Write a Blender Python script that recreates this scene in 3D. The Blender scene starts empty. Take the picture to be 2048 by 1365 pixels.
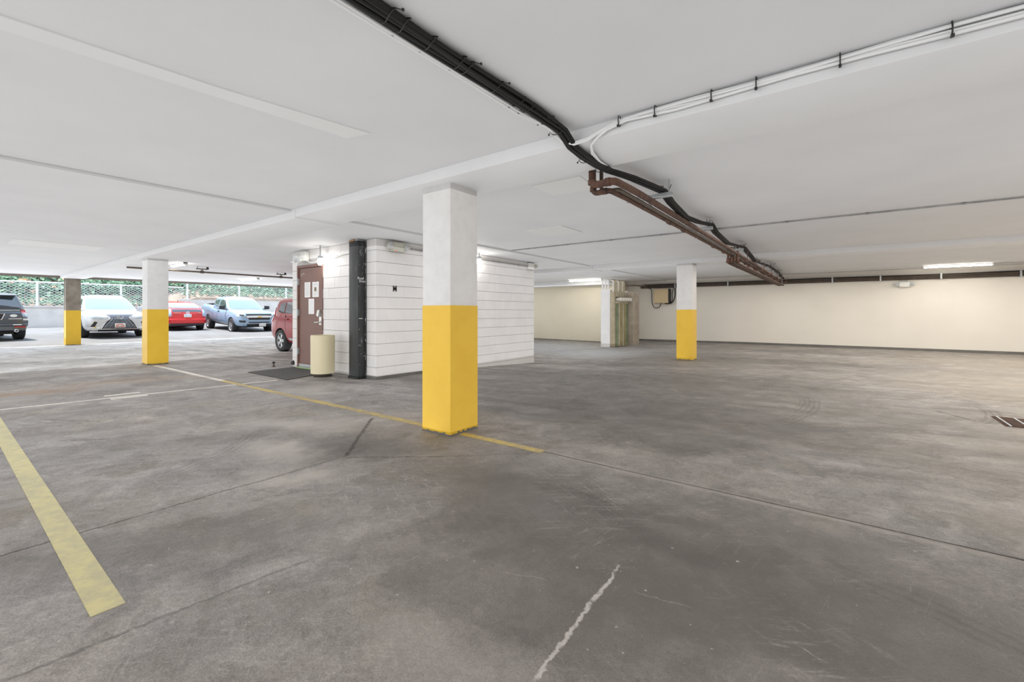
import bpy, bmesh, math, random
from mathutils import Vector, Matrix
from mathutils.bvhtree import BVHTree
random.seed(7)
C = bpy.context.scene.collection
SC = bpy.context.scene
PI = math.pi
R = math.radians

# ------------------------------------------------------------------ camera, sky, sun, area lights, exposure
CAM_H = 1.15
cam = bpy.data.cameras.new('camera')
cam.sensor_fit = 'HORIZONTAL'; cam.sensor_width = 36.0
cam.lens = 36.0 * 877.0 / 2048.0
cam.shift_y = -57.5 / 2048.0
cam.clip_start = 0.05; cam.clip_end = 300
camo = bpy.data.objects.new('camera', cam); C.objects.link(camo)
camo.location = (0, 0, CAM_H); camo.rotation_euler = (PI / 2, 0, R(36.8))
SC.camera = camo

wd = bpy.data.worlds.new('sky'); SC.world = wd; wd.use_nodes = True
wn = wd.node_tree; wn.nodes.clear()
w_out = wn.nodes.new('ShaderNodeOutputWorld'); w_bg = wn.nodes.new('ShaderNodeBackground')
w_tc = wn.nodes.new('ShaderNodeTexCoord'); w_sep = wn.nodes.new('ShaderNodeSeparateXYZ'); w_rmp = wn.nodes.new('ShaderNodeValToRGB')
wn.links.new(w_tc.outputs['Generated'], w_sep.inputs[0]); wn.links.new(w_sep.outputs['Z'], w_rmp.inputs[0])
w_rmp.color_ramp.elements[0].position = 0.0; w_rmp.color_ramp.elements[0].color = (0.93, 0.96, 1.0, 1)
w_rmp.color_ramp.elements[1].position = 0.9; w_rmp.color_ramp.elements[1].color = (0.55, 0.74, 1.0, 1)
wn.links.new(w_rmp.outputs[0], w_bg.inputs['Color']); w_bg.inputs['Strength'].default_value = 2.6
wn.links.new(w_bg.outputs[0], w_out.inputs[0])

def lamp(name, kind, loc, rot, energy, color=(1, 1, 1), **kw):
    l = bpy.data.lights.new(name, kind); l.energy = energy; l.color = color
    for k, v in kw.items(): setattr(l, k, v)
    o = bpy.data.objects.new(name, l); C.objects.link(o); o.location = loc; o.rotation_euler = rot
    o['kind'] = 'helper'
    return o
sun = lamp('sun', 'SUN', (-30, 0, 20), (0, 0, 0), 8.0, (1, .96, .9), angle=R(6)); sun.rotation_euler = Vector((.22, .25, -1)).to_track_quat('-Z', 'Y').to_euler()
# unseen area lamps added as fill; only the left side is open to daylight
lamp('fill_behind', 'AREA', (-4.0, -8.6, 1.25), (R(90), 0, 0), 450, (.92, .96, 1.0), shape='RECTANGLE', size=26, size_y=2.0)  # added cool fill along the closed wall behind the camera
lamp('fill_right', 'AREA', (11.6, 4.5, 1.25), (R(90), 0, R(90)), 60, (1.0, .92, .85), shape='RECTANGLE', size=22, size_y=2.0)  # added warm fill along the closed right wall
lamp('daylight_left', 'AREA', (-21.7, 4.0, 1.25), (R(90), 0, R(-90)), 220, (.95, .97, 1.0), shape='RECTANGLE', size=24, size_y=2.0)  # added lamp that boosts daylight at the open left side
lamp('fill_down_left', 'AREA', (-10.0, 4.0, 2.30), (0, 0, 0), 610, (.97, .98, 1.0), shape='RECTANGLE', size=13, size_y=26)  # added downward fill under the ceiling, no fixtures hang there
lamp('fill_down_right', 'AREA', (4.0, 4.0, 2.30), (0, 0, 0), 475, (1.0, .96, .90), shape='RECTANGLE', size=15, size_y=26)
lamp('fill_up_left', 'AREA', (-12.0, 3.0, .03), (R(180), 0, 0), 660, (.95, .975, 1.0), shape='RECTANGLE', size=18, size_y=24)  # added upward fill just above the floor, brightens the ceiling
lamp('fill_up_right', 'AREA', (2.5, -1.0, .03), (R(180), 0, 0), 345, (.97, .985, 1.0), shape='RECTANGLE', size=15, size_y=16)
lamp('fill_down_far', 'AREA', (4.0, 11.5, 2.28), (0, 0, 0), 480, (1.0, .95, .87), shape='RECTANGLE', size=13, size_y=11)  # added downward fill for the far right of the deck
lamp('fill_up_far', 'AREA', (3.0, 12.0, .03), (R(180), 0, 0), 50, (.95, .975, 1.0), shape='RECTANGLE', size=14, size_y=9)  # added upward fill for the far ceiling
SC.view_settings.view_transform = 'Standard'; SC.view_settings.look = 'None'
SC.view_settings.exposure = 0.0; SC.view_settings.gamma = 1.0
SC.view_settings.use_curve_mapping = False
SC.cycles.use_denoising = True
SC.cycles.use_adaptive_sampling = True; SC.cycles.adaptive_threshold = .05
SC.cycles.max_bounces = 6; SC.cycles.diffuse_bounces = 3; SC.cycles.glossy_bounces = 2; SC.cycles.transmission_bounces = 2
SC.cycles.caustics_reflective = False; SC.cycles.caustics_refractive = False

# ------------------------------------------------------------------ materials
def newmat(name):
    m = bpy.data.materials.new(name); m.use_nodes = True
    return m, m.node_tree, m.node_tree.nodes['Principled BSDF']
def mat(name, col, rough=.6, metal=0., spec=.5, var=.0, vscale=3., bump=0., bscale=60., emit=None, estr=0., coat=0.):
    m, nt, b = newmat(name)
    c = (*col, 1)
    b.inputs['Base Color'].default_value = c; b.inputs['Roughness'].default_value = rough
    b.inputs['Metallic'].default_value = metal; b.inputs['Specular IOR Level'].default_value = spec
    if coat: b.inputs['Coat Weight'].default_value = coat; b.inputs['Coat Roughness'].default_value = .05
    if var:
        g = nt.nodes.new('ShaderNodeNewGeometry'); n = nt.nodes.new('ShaderNodeTexNoise')
        n.inputs['Scale'].default_value = vscale; n.inputs['Detail'].default_value = 3
        nt.links.new(g.outputs['Position'], n.inputs['Vector'])
        r = nt.nodes.new('ShaderNodeMapRange'); r.inputs[1].default_value = .3; r.inputs[2].default_value = .7
        r.inputs[3].default_value = 1 - var; r.inputs[4].default_value = 1 + var * .6
        nt.links.new(n.outputs[0], r.inputs[0])
        v = nt.nodes.new('ShaderNodeVectorMath'); v.operation = 'SCALE'; v.inputs[0].default_value = col
        nt.links.new(r.outputs[0], v.inputs['Scale']); nt.links.new(v.outputs[0], b.inputs['Base Color'])
    if bump:
        g = nt.nodes.new('ShaderNodeNewGeometry'); n = nt.nodes.new('ShaderNodeTexNoise')
        n.inputs['Scale'].default_value = bscale; n.inputs['Detail'].default_value = 2
        nt.links.new(g.outputs['Position'], n.inputs['Vector'])
        bu = nt.nodes.new('ShaderNodeBump'); bu.inputs['Strength'].default_value = bump; bu.inputs['Distance'].default_value = .01
        nt.links.new(n.outputs[0], bu.inputs['Height']); nt.links.new(bu.outputs[0], b.inputs['Normal'])
    if emit:
        b.inputs['Emission Color'].default_value = (*emit, 1); b.inputs['Emission Strength'].default_value = estr
    return m

M = {}
M['ceil'] = mat('ceiling_paint', (.74, .74, .75), .7, var=.035, vscale=1.3, bump=.05, bscale=25)
M['ceil_patch'] = mat('ceiling_patch', (.80, .80, .80), .7, var=.02, vscale=2)
M['ceil_panel'] = mat('ceiling_panel', (.77, .77, .76), .7)
M['beam'] = mat('beam_paint', (.77, .77, .775), .65, var=.03, vscale=2, bump=.05, bscale=30)
M['lip'] = mat('facade_lip', (.25, .21, .18), .8, var=.1)
M['cream'] = mat('cream_wall', (.80, .755, .68), .75, var=.04, vscale=.9, bump=.06, bscale=18)
M['cream2'] = mat('yellow_cream_wall', (.72, .66, .52), .75, var=.04, vscale=.9, bump=.06, bscale=18)
M['skirt'] = mat('dark_skirting', (.16, .155, .14), .7, var=.2)
M['block'] = mat('block_paint', (.71, .69, .675), .6, var=.05, vscale=2.2, bump=.25, bscale=70)
M['mortar'] = mat('mortar_paint', (.55, .53, .51), .8)
M['door'] = mat('brown_door', (.165, .085, .066), .45, var=.06, vscale=3)
M['steel'] = mat('steel', (.62, .62, .6), .3, .9)
M['galv'] = mat('galvanised', (.42, .44, .45), .45, .7, var=.1, vscale=9)
M['paper'] = mat('paper', (.82, .82, .80), .8)
M['black'] = mat('black_plastic', (.016, .016, .017), .45)
M['cable'] = mat('black_cable', (.010, .0098, .0098), .6, spec=.3)
M['wcable'] = mat('white_cable', (.84, .84, .84), .5)
M['tan'] = mat('tan_can', (.66, .585, .39), .45, var=.03, vscale=4)
M['tanbox'] = mat('tan_box', (.63, .49, .29), .5)
M['canbase'] = mat('can_base', (.045, .035, .03), .6)
M['matrug'] = mat('rubber_mat', (.085, .08, .077), .95, var=.25, vscale=40, bump=.5, bscale=160)
M['green'] = mat('green_tape', (.33, .62, .16), .5)
M['rubber'] = mat('tyre_rubber', (.02, .02, .021), .75)
M['darkgap'] = mat('dark_gap', (.02, .02, .02), .9)
M['fix'] = mat('fixture_white', (.78, .78, .74), .4)
M['fixdirty'] = mat('fixture_dirty', (.55, .54, .47), .5, var=.12, vscale=12)
M['lens'] = mat('lamp_lens', (.5, .52, .52), .15)
M['tube'] = mat('lit_tube', (1, 1, 1), .5, emit=(1, .94, .84), estr=24)
M['bulb'] = mat('lit_bulb', (1, 1, 1), .5, emit=(1, .96, .9), estr=60)
M['redled'] = mat('red_led', (.8, .05, .03), .4, emit=(1, .05, .02), estr=.5)
M['white_face'] = mat('tube_lit_concrete', (.80, .79, .78), .7, var=.05, vscale=4)  # brightness from the tube light is put into this white
M['conc'] = mat('raw_concrete', (.40, .34, .265), .85, var=.18, vscale=5, bump=.3, bscale=30)
M['beige_pipe'] = mat('beige_pipe', (.42, .36, .25), .6, var=.15, vscale=5)
M['olive_pipe'] = mat('olive_pipe', (.27, .24, .11), .6, var=.25, vscale=4)
M['green_pipe'] = mat('green_pipe', (.17, .21, .12), .6, var=.25, vscale=4)
M['valve'] = mat('valve_plaster', (.66, .62, .55), .6)
M['brownpipe'] = mat('dark_brown_pipe', (.085, .062, .045), .55, var=.25, vscale=6)
M['conduit'] = mat('conduit', (.36, .36, .36), .5, .3, var=.3, vscale=6)
M['asphalt'] = mat('asphalt', (.19, .187, .185), .9, var=.14, vscale=1.4, bump=.4, bscale=90)
M['soil'] = mat('soil', (.36, .27, .20), .95, var=.3, vscale=2.5, bump=.5, bscale=12)
M['wallconc'] = mat('garden_wall_concrete', (.56, .54, .51), .85, var=.1, vscale=2, bump=.2, bscale=20)
M['fence'] = mat('fence_steel', (.72, .74, .76), .5, .2)
M['chalk'] = mat('chalk_white', (.7, .7, .68), .8)
M['letter'] = mat('letter_black', (.012, .012, .012), .5)
M['wood'] = mat('timber_wedge', (.42, .24, .11), .7, var=.2, vscale=20)

def ramp_mat(name, cols, scale, rough=.7, detail=8, bump=0., bscale=40, stretch=(1, 1, 1), metal=0, lo=.3, hi=.7):
    m, nt, b = newmat(name)
    g = nt.nodes.new('ShaderNodeNewGeometry'); mp = nt.nodes.new('ShaderNodeMapping'); mp.inputs['Scale'].default_value = stretch
    n = nt.nodes.new('ShaderNodeTexNoise'); n.inputs['Scale'].default_value = scale; n.inputs['Detail'].default_value = detail
    n.inputs['Roughness'].default_value = .65
    r = nt.nodes.new('ShaderNodeValToRGB'); e = r.color_ramp.elements
    while len(e) < len(cols): e.new(.5)
    for i, c in enumerate(cols):
        e[i].position = lo + (hi - lo) * i / (len(cols) - 1); e[i].color = (*c, 1)
    nt.links.new(g.outputs['Position'], mp.inputs[0]); nt.links.new(mp.outputs[0], n.inputs['Vector'])
    nt.links.new(n.outputs[0], r.inputs[0]); nt.links.new(r.outputs[0], b.inputs['Base Color'])
    b.inputs['Roughness'].default_value = rough; b.inputs['Metallic'].default_value = metal
    if bump:
        n2 = nt.nodes.new('ShaderNodeTexNoise'); n2.inputs['Scale'].default_value = bscale; n2.inputs['Detail'].default_value = 5
        nt.links.new(g.outputs['Position'], n2.inputs['Vector'])
        bu = nt.nodes.new('ShaderNodeBump'); bu.inputs['Strength'].default_value = bump; bu.inputs['Distance'].default_value = .01
        nt.links.new(n2.outputs[0], bu.inputs['Height']); nt.links.new(bu.outputs[0], b.inputs['Normal'])
    return m
M['rust'] = ramp_mat('rusty_iron', [(.026, .015, .012), (.062, .029, .019), (.11, .052, .03), (.055, .03, .022)], 9, .75, bump=.3, bscale=60)
M['blackpost'] = ramp_mat('black_steel_paint', [(.012, .013, .014), (.016, .017, .018), (.03, .032, .033), (.19, .2, .2)], 7, .42, stretch=(1.6, 1.6, .5), lo=.36, hi=.78, bump=.05)
M['yellow'] = ramp_mat('yellow_column_paint', [(.56, .34, .02), (.70, .43, .022), (.74, .465, .03), (.70, .43, .022)], 2.2, .42, bump=.06, bscale=20, lo=.2, hi=.75)
M['colwhite'] = ramp_mat('white_column_paint', [(.61, .60, .59), (.655, .645, .64), (.68, .675, .67)], 7, .6, bump=.12, bscale=45)
M['colbrown'] = ramp_mat('bare_column_concrete', [(.16, .135, .105), (.24, .205, .165), (.32, .285, .24)], 3, .8, bump=.15, bscale=30)
M['leaf'] = ramp_mat('hillside_leaf', [(.012, .03, .014), (.05, .12, .055), (.13, .25, .14), (.26, .37, .26)], 5.5, .55, detail=4)
M['blossom'] = mat('orange_blossom', (.75, .22, .10), .6)

def worn_paint(name, col, under, amount, scale=9, rough=.6):
    m, nt, b = newmat(name)
    g = nt.nodes.new('ShaderNodeNewGeometry')
    n = nt.nodes.new('ShaderNodeTexNoise'); n.inputs['Scale'].default_value = scale; n.inputs['Detail'].default_value = 9; n.inputs['Roughness'].default_value = .7
    n2 = nt.nodes.new('ShaderNodeTexNoise'); n2.inputs['Scale'].default_value = 1.4; n2.inputs['Detail'].default_value = 3
    for q in (n, n2): nt.links.new(g.outputs['Position'], q.inputs['Vector'])
    a = nt.nodes.new('ShaderNodeMath'); a.operation = 'MULTIPLY_ADD'; a.inputs[1].default_value = .5
    nt.links.new(n2.outputs[0], a.inputs[0]); nt.links.new(n.outputs[0], a.inputs[2])
    r = nt.nodes.new('ShaderNodeMapRange'); r.inputs[1].default_value = .95 - amount * .5; r.inputs[2].default_value = .95 - amount * .5 + .22
    nt.links.new(a.outputs[0], r.inputs[0])
    mx = nt.nodes.new('ShaderNodeMix'); mx.data_type = 'RGBA'
    mx.inputs['A'].default_value = (*col, 1); mx.inputs['B'].default_value = (*under, 1)
    nt.links.new(r.outputs[0], mx.inputs['Factor']); nt.links.new(mx.outputs['Result'], b.inputs['Base Color'])
    b.inputs['Roughness'].default_value = rough
    return m
M['ylpale'] = worn_paint('pale_yellow_line_paint', (.56, .50, .25), (.44, .40, .24), .6, 14)
M['ylline'] = worn_paint('yellow_line_paint', (.46, .34, .085), (.30, .24, .14), .62, 12)
M['wline'] = worn_paint('white_line_paint', (.62, .58, .52), (.40, .36, .31), .5, 10)

# ---- concrete floor: colour, stains, cracks and tyre marks in world coordinates
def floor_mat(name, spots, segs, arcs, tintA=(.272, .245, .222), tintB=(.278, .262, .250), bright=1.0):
    m, nt, b = newmat(name); N = nt.nodes; L = nt.links
    g = N.new('ShaderNodeNewGeometry')
    def noise(scale, detail=6, rough=.6, vec=None):
        n = N.new('ShaderNodeTexNoise'); n.inputs['Scale'].default_value = scale; n.inputs['Detail'].default_value = detail; n.inputs['Roughness'].default_value = rough
        L.new(vec or g.outputs['Position'], n.inputs['Vector']); return n
    def math_(op, a, b_=None, c=None):
        n = N.new('ShaderNodeMath'); n.operation = op
        for i, v in enumerate((a, b_, c)):
            if v is None: continue
            if hasattr(v, 'links'): L.new(v, n.inputs[i])
            else: n.inputs[i].default_value = v
        return n.outputs[0]
    def rng(v, a, b_, c=0., d=1., smooth=False):
        n = N.new('ShaderNodeMapRange'); n.inputs[1].default_value = a; n.inputs[2].default_value = b_; n.inputs[3].default_value = c; n.inputs[4].default_value = d
        if smooth: n.interpolation_type = 'SMOOTHSTEP'
        L.new(v, n.inputs[0]); return n.outputs[0]
    def mix(f, A, B):
        n = N.new('ShaderNodeMix'); n.data_type = 'RGBA'
        if hasattr(f, 'links'): L.new(f, n.inputs['Factor'])
        else: n.inputs['Factor'].default_value = f
        for k, v in (('A', A), ('B', B)):
            if hasattr(v, 'links'): L.new(v, n.inputs[k])
            else: n.inputs[k].default_value = (*v, 1)
        return n.outputs['Result']
    def scale(col, f):
        n = N.new('ShaderNodeVectorMath'); n.operation = 'SCALE'; L.new(col, n.inputs[0]); L.new(f, n.inputs['Scale']); return n.outputs[0]
    def mapping(loc, rot, sc, vec):
        n = N.new('ShaderNodeMapping'); n.vector_type = 'TEXTURE'
        n.inputs['Location'].default_value = loc; n.inputs['Rotation'].default_value = (0, 0, rot); n.inputs['Scale'].default_value = sc
        L.new(vec, n.inputs['Vector']); return n.outputs[0]
    # warped position (ragged edges)
    wn_ = noise(1.6, 5, .65); wv = N.new('ShaderNodeVectorMath'); wv.operation = 'SUBTRACT'; wv.inputs[1].default_value = (.5, .5, .5)
    L.new(wn_.outputs['Color'], wv.inputs[0])
    def warped(amt):
        s = N.new('ShaderNodeVectorMath'); s.operation = 'SCALE'; s.inputs['Scale'].default_value = amt; L.new(wv.outputs[0], s.inputs[0])
        a = N.new('ShaderNodeVectorMath'); a.operation = 'ADD'; L.new(g.outputs['Position'], a.inputs[0]); L.new(s.outputs[0], a.inputs[1]); return a.outputs[0]
    W1 = warped(1.0); W2 = warped(.09)
    fn = noise(24, 4, .7); fv = N.new('ShaderNodeVectorMath'); fv.operation = 'MULTIPLY_ADD'; fv.inputs[1].default_value = (.045, .045, 0); L.new(fn.outputs['Color'], fv.inputs[0]); L.new(W2, fv.inputs[2]); WF = fv.outputs[0]
    col = mix(rng(noise(.45, 4).outputs[0], .35, .65), tintA, tintB)
    # cloudy stains, polish streaks, mottling, grain
    f = rng(noise(1.1, 5, .62, W1).outputs[0], .28, .72, .74, 1.22)
    f = math_('MULTIPLY', f, rng(noise(4.2, 6, .74, W1).outputs[0], .3, .7, .68, 1.28))
    spY = N.new('ShaderNodeSeparateXYZ'); L.new(g.outputs['Position'], spY.inputs[0])
    lane = math_('MULTIPLY', rng(spY.outputs[1], 3.1, 4.2), rng(spY.outputs[1], 12.5, 9.5))
    W3 = warped(.45)
    st = mapping((0, 0, 0), R(11), (3.0, .26, 1), W3)
    stv = rng(noise(1.0, 5, .62, st).outputs[0], .32, .68, .62, 1.26)
    f = math_('MULTIPLY', f, math_('ADD', 1.0, math_('MULTIPLY', math_('SUBTRACT', stv, 1.0), math_('MULTIPLY_ADD', lane, .75, .25))))
    st2 = mapping((0, 0, 0), R(62), (1.6, .16, 1), W3)
    f = math_('MULTIPLY', f, rng(noise(1.0, 5, .65, st2).outputs[0], .3, .7, .85, 1.15))
    col = mix(math_('MULTIPLY', rng(noise(2.3, 4, .65).outputs[0], .5, .68), .45), col, (.215, .19, .19))
    col = mix(math_('MULTIPLY', rng(noise(1.7, 4, .65, W1).outputs[0], .54, .7), .5), col, (.21, .19, .145))
    f = math_('MULTIPLY', f, rng(noise(130, 3, .75).outputs[0], .28, .72, .66, 1.34))
    f = math_('MULTIPLY', f, rng(noise(38, 4, .7).outputs[0], .28, .72, .84, 1.16))
    col = scale(col, f)
    bn = noise(.62, 5, .6)
    col = mix(math_('MULTIPLY', rng(bn.outputs[0], .52, .75), .35), col, (.20, .165, .125))
    sp_n = rng(noise(3.5, 6, .65).outputs[0], .3, .6, .62, 1.0); arc_n = rng(noise(7, 5).outputs[0], .3, .6, .3, 1); seg_n = rng(noise(16, 5, .7).outputs[0], .36, .5, .25, 1)
    for (x, y, rx, ry, rot, c, s) in spots:
        v = mapping((x, y, 0), R(rot), (rx, ry, 1e3), W1)
        ln = N.new('ShaderNodeVectorMath'); ln.operation = 'LENGTH'; L.new(v, ln.inputs[0])
        k = math_('MULTIPLY', rng(ln.outputs['Value'], 1.25, .1, 0, 1, True), s)
        k = math_('MULTIPLY', k, sp_n)
        col = mix(k, col, c)
    # tyre marks: bundles of thin dark arcs
    for (cx, cy, r0, r1, a0, half, s) in arcs:
        v = mapping((cx, cy, 0), R(a0), (1, 1, 1), W2)
        sp = N.new('ShaderNodeSeparateXYZ'); L.new(v, sp.inputs[0])
        ln = math_('SQRT', math_('ADD', math_('MULTIPLY', sp.outputs[0], sp.outputs[0]), math_('MULTIPLY', sp.outputs[1], sp.outputs[1])))
        an = math_('ABSOLUTE', math_('ARCTAN2', sp.outputs[1], sp.outputs[0]))
        k = math_('MULTIPLY', rng(an, R(half), R(half) * .4, 0, 1, True), rng(math_('ABSOLUTE', math_('SUBTRACT', ln, (r0 + r1) / 2)), (r1 - r0) / 2, (r1 - r0) / 2 * .6, 0, 1, True))
        stripes = rng(math_('SINE', math_('MULTIPLY', ln, 2 * PI / .055)), -.3, .6, .25, 1)
        k = math_('MULTIPLY', math_('MULTIPLY', k, stripes), s)
        k = math_('MULTIPLY', k, arc_n)
        col = mix(k, col, (.07, .062, .055))
    # white paint flecks and pale scuffs
    fl = math_('MULTIPLY', rng(noise(30, 2, .5).outputs[0], .715, .765), rng(noise(1.7, 3).outputs[0], .46, .58))
    col = mix(math_('MULTIPLY', fl, .75), col, (.60, .58, .55))
    for (rot, sx, sy, nz, lo, hi, st_) in ((35, .45, .06, 2.2, .54, .72, .75), (-28, .5, .05, 2.0, .56, .74, .7), (80, .35, .05, 1.8, .58, .74, .65)):
        sc = mapping((rot * .1, 0, 0), R(rot), (sx, sy, 1), W2)
        k = math_('MULTIPLY', rng(noise(nz, 5, .75, sc).outputs[0], lo, hi), rng(noise(.9 + abs(rot) * .003, 2).outputs[0], .46, .6))
        k = math_('MULTIPLY', k, rng(noise(90, 3, .7).outputs[0], .35, .6, .2, 1))
        col = mix(math_('MULTIPLY', k, st_), col, (.47, .44, .41))
    salt = math_('MULTIPLY', rng(noise(170, 2, .6).outputs[0], .60, .72), rng(noise(1.3, 5, .65).outputs[0], .42, .62))
    col = mix(math_('MULTIPLY', salt, .38), col, (.50, .47, .44))
    dk = math_('MULTIPLY', rng(noise(55, 3, .6).outputs[0], .66, .74), rng(noise(2.6, 4).outputs[0], .5, .62))
    col = mix(math_('MULTIPLY', dk, .5), col, (.07, .065, .06))
    height = noise(75, 3, .7).outputs[0]
    for (x0, y0, x1, y1, w, c, s) in segs:
        l = math.hypot(x1 - x0, y1 - y0)
        v = mapping(((x0 + x1) / 2 + .0225, (y0 + y1) / 2 + .0225, 0), math.atan2(y1 - y0, x1 - x0), (l / 2, w, 1), WF)
        sp = N.new('ShaderNodeSeparateXYZ'); L.new(v, sp.inputs[0])
        k = math_('MULTIPLY', rng(math_('ABSOLUTE', sp.outputs[0]), 1.0, .9), rng(math_('ABSOLUTE', sp.outputs[1]), 1.0, .45))
        k = math_('MULTIPLY', k, seg_n)
        col = mix(math_('MULTIPLY', k, s), col, c)
    if bright != 1.0:
        q = N.new('ShaderNodeVectorMath'); q.operation = 'SCALE'; q.inputs['Scale'].default_value = bright; L.new(col, q.inputs[0]); col = q.outputs[0]
    L.new(col, b.inputs['Base Color'])
    L.new(rng(noise(2.0, 3, .6, W1).outputs[0], .3, .7, .48, .78), b.inputs['Roughness'])
    b.inputs['Specular IOR Level'].default_value = .25
    bu = N.new('ShaderNodeBump'); bu.inputs['Strength'].default_value = .5; bu.inputs['Distance'].default_value = .006
    L.new(height, bu.inputs['Height']); L.new(bu.outputs[0], b.inputs['Normal'])
    return m
DK = (.092, .083, .074); DK2 = (.125, .114, .102); LT = (.40, .365, .335); BG = (.40, .35, .285); OR = (.29, .19, .115); BLU = (.36, .375, .385)
SPOTS = [(-2.4, 6.4, 3.4, 3.4, 0, (.105, .096, .088), 1.0), (-2.6, 11.5, 3.6, 3.0, 0, (.12, .11, .10), .8), (-.9, 2.2, 2.4, 1.1, 0, (.115, .104, .094), .95), (-3.35, 2.25, .9, .45, 30, DK, .85), (-1.25, 2.5, .75, .16, 5, DK, .95), (-.55, 2.25, .8, .2, -4, DK, .85), (-1.75, 2.35, .7, .35, 0, DK2, .7),
         (-2.1, 5.0, 2.6, 1.2, 8, DK, .85), (-3.3, 7.2, 3.0, 1.4, 10, DK, .8), (-1.4, 8.3, 2.4, 1.2, 6, DK, .75), (-4.3, 9.6, 2.2, .8, 10, DK, .75), (-.8, 12.0, 2.6, .8, 4, DK, .75), (-1.0, 15.2, 3.0, .9, 0, DK2, .7),
         (-1.4, 3.85, 1.2, .35, 8, DK, .8), (-5.0, 5.4, 1.6, .6, 20, DK2, .6), (-.2, 4.6, 1.0, .6, 10, DK2, .5), (.3, 6.4, 1.0, 1.0, 10, DK2, .5),
         (-2.7, .75, .9, .35, 60, DK2, .5), (-4.6, 1.6, 1.3, .4, 70, DK2, .5), (-.55, 1.75, .9, .35, 40, DK2, .7), (.35, 1.9, .8, .4, 20, DK2, .7), (-.1, 1.2, .8, .5, 20, DK2, .6), (-1.2, 1.7, .6, .3, 50, DK2, .4),
         (-3.75, 1.75, .55, .3, 20, LT, .85), (-4.4, 2.35, .9, .4, 30, LT, .8), (-3.1, 1.6, .5, .2, 30, LT, .85), (-6.3, 3.4, .7, .5, 0, LT, .6), (-1.0, 1.0, .4, .25, 0, LT, .3),
         (3.4, 10.0, 3.0, 3.0, 0, BG, .85), (2.6, 5.5, 2.0, 2.4, 0, BG, .8), (5.0, 14, 4.5, 3.4, 0, BG, .8), (1.5, 3.6, 1.0, .7, 0, BG, .6),
         (-6.0, 12.4, 1.8, 1.8, 0, BLU, .9), (-8.6, 13.4, 2.8, 2.4, 0, BLU, .9),
         (-9.2, .75, 1.0, .35, 80, OR, .8), (-9.6, 1.9, 1.4, .5, 75, OR, .45), (-11.2, .75, 1.0, .4, 80, DK, .8), (-9.9, 3.2, 1.0, .4, 90, DK2, .5), (-10.9, 2.4, .9, .4, 90, BLU, .35)]
SEGS = [(-1.95, 3.045, 1.2, 3.05, .02, (.05, .045, .04), .75), (-3.17, -.2, -3.16, 1.95, .010, (.06, .055, .05), .6), (-2.1, .1, -1.97, 1.1, .012, (.09, .085, .08), .55), (-4.08, 2.92, -3.14, 1.99, .022, (.05, .045, .04), .9), (-3.14, 1.99, -2.5, 2.5, .012, (.06, .05, .045), .8), (-2.5, 2.5, -1.96, 3.02, .008, (.06, .05, .045), .7),
        (-.765, 1.12, -.785, 1.82, .010, (.50, .47, .44), .9), (-.79, 1.78, -.80, 1.90, .005, (.50, .47, .44), .7),
        (-1.22, 1.52, -1.0, 1.6, .003, (.42, .39, .36), .4), (-.68, 1.74, -.45, 1.80, .003, (.42, .39, .36), .4), (-.1, 1.6, .1, 1.75, .008, (.5, .47, .44), .6),
        (-5.6, .7, -5.3, 1.0, .012, (.06, .05, .045), .8), (-6.9, .75, -6.2, 1.1, .012, (.06, .05, .045), .7), (1.15, 6.6, .9, 7.05, .018, (.05, .045, .04), .9),
        (-1.9, 3.05, .7, 3.02, .05, (.36, .33, .30), .5), (-10.6, 1.2, -9.9, 1.35, .015, (.07, .06, .05), .7)]
ARCS = [(-3.9, 6.6, 3.45, 3.75, -8, 22, .6), (1.6, 3.3, 2.5, 2.75, 118, 30, .55), (1.9, 2.6, 2.6, 2.85, 100, 26, .45), (2.4, 8.2, 3.2, 3.45, 175, 24, .5), (.8, 11.2, 1.3, 1.55, 200, 40, .4)]
ARCS += [(-.2, 1.2, 1.1, 1.35, 60, 30, .3), (-2.4, .2, 1.7, 1.95, 75, 26, .15), (3.2, 4.0, 3.2, 3.5, 128, 26, .28), (-5.4, .4, 1.6, 1.85, 40, 28, .35), (.6, 8.8, 2.6, 2.85, 215, 26, .5), (-.6, 7.4, 1.9, 2.1, -8, 26, .45)]
M['floorA'] = floor_mat('deck_concrete', SPOTS, SEGS, ARCS)
M['floorLit'] = floor_mat('deck_concrete_daylit', [(-14.5, 1.5, 2, 1.0, 80, DK2, .4), (-17, 4, 2.5, 1.2, 80, LT, .5), (-14.2, 4.3, 1.5, .5, 80, DK2, .5)], [], [], (.50, .485, .465), (.55, .54, .53))  # lighter copy of the deck concrete, daylight put into its colour
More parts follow.
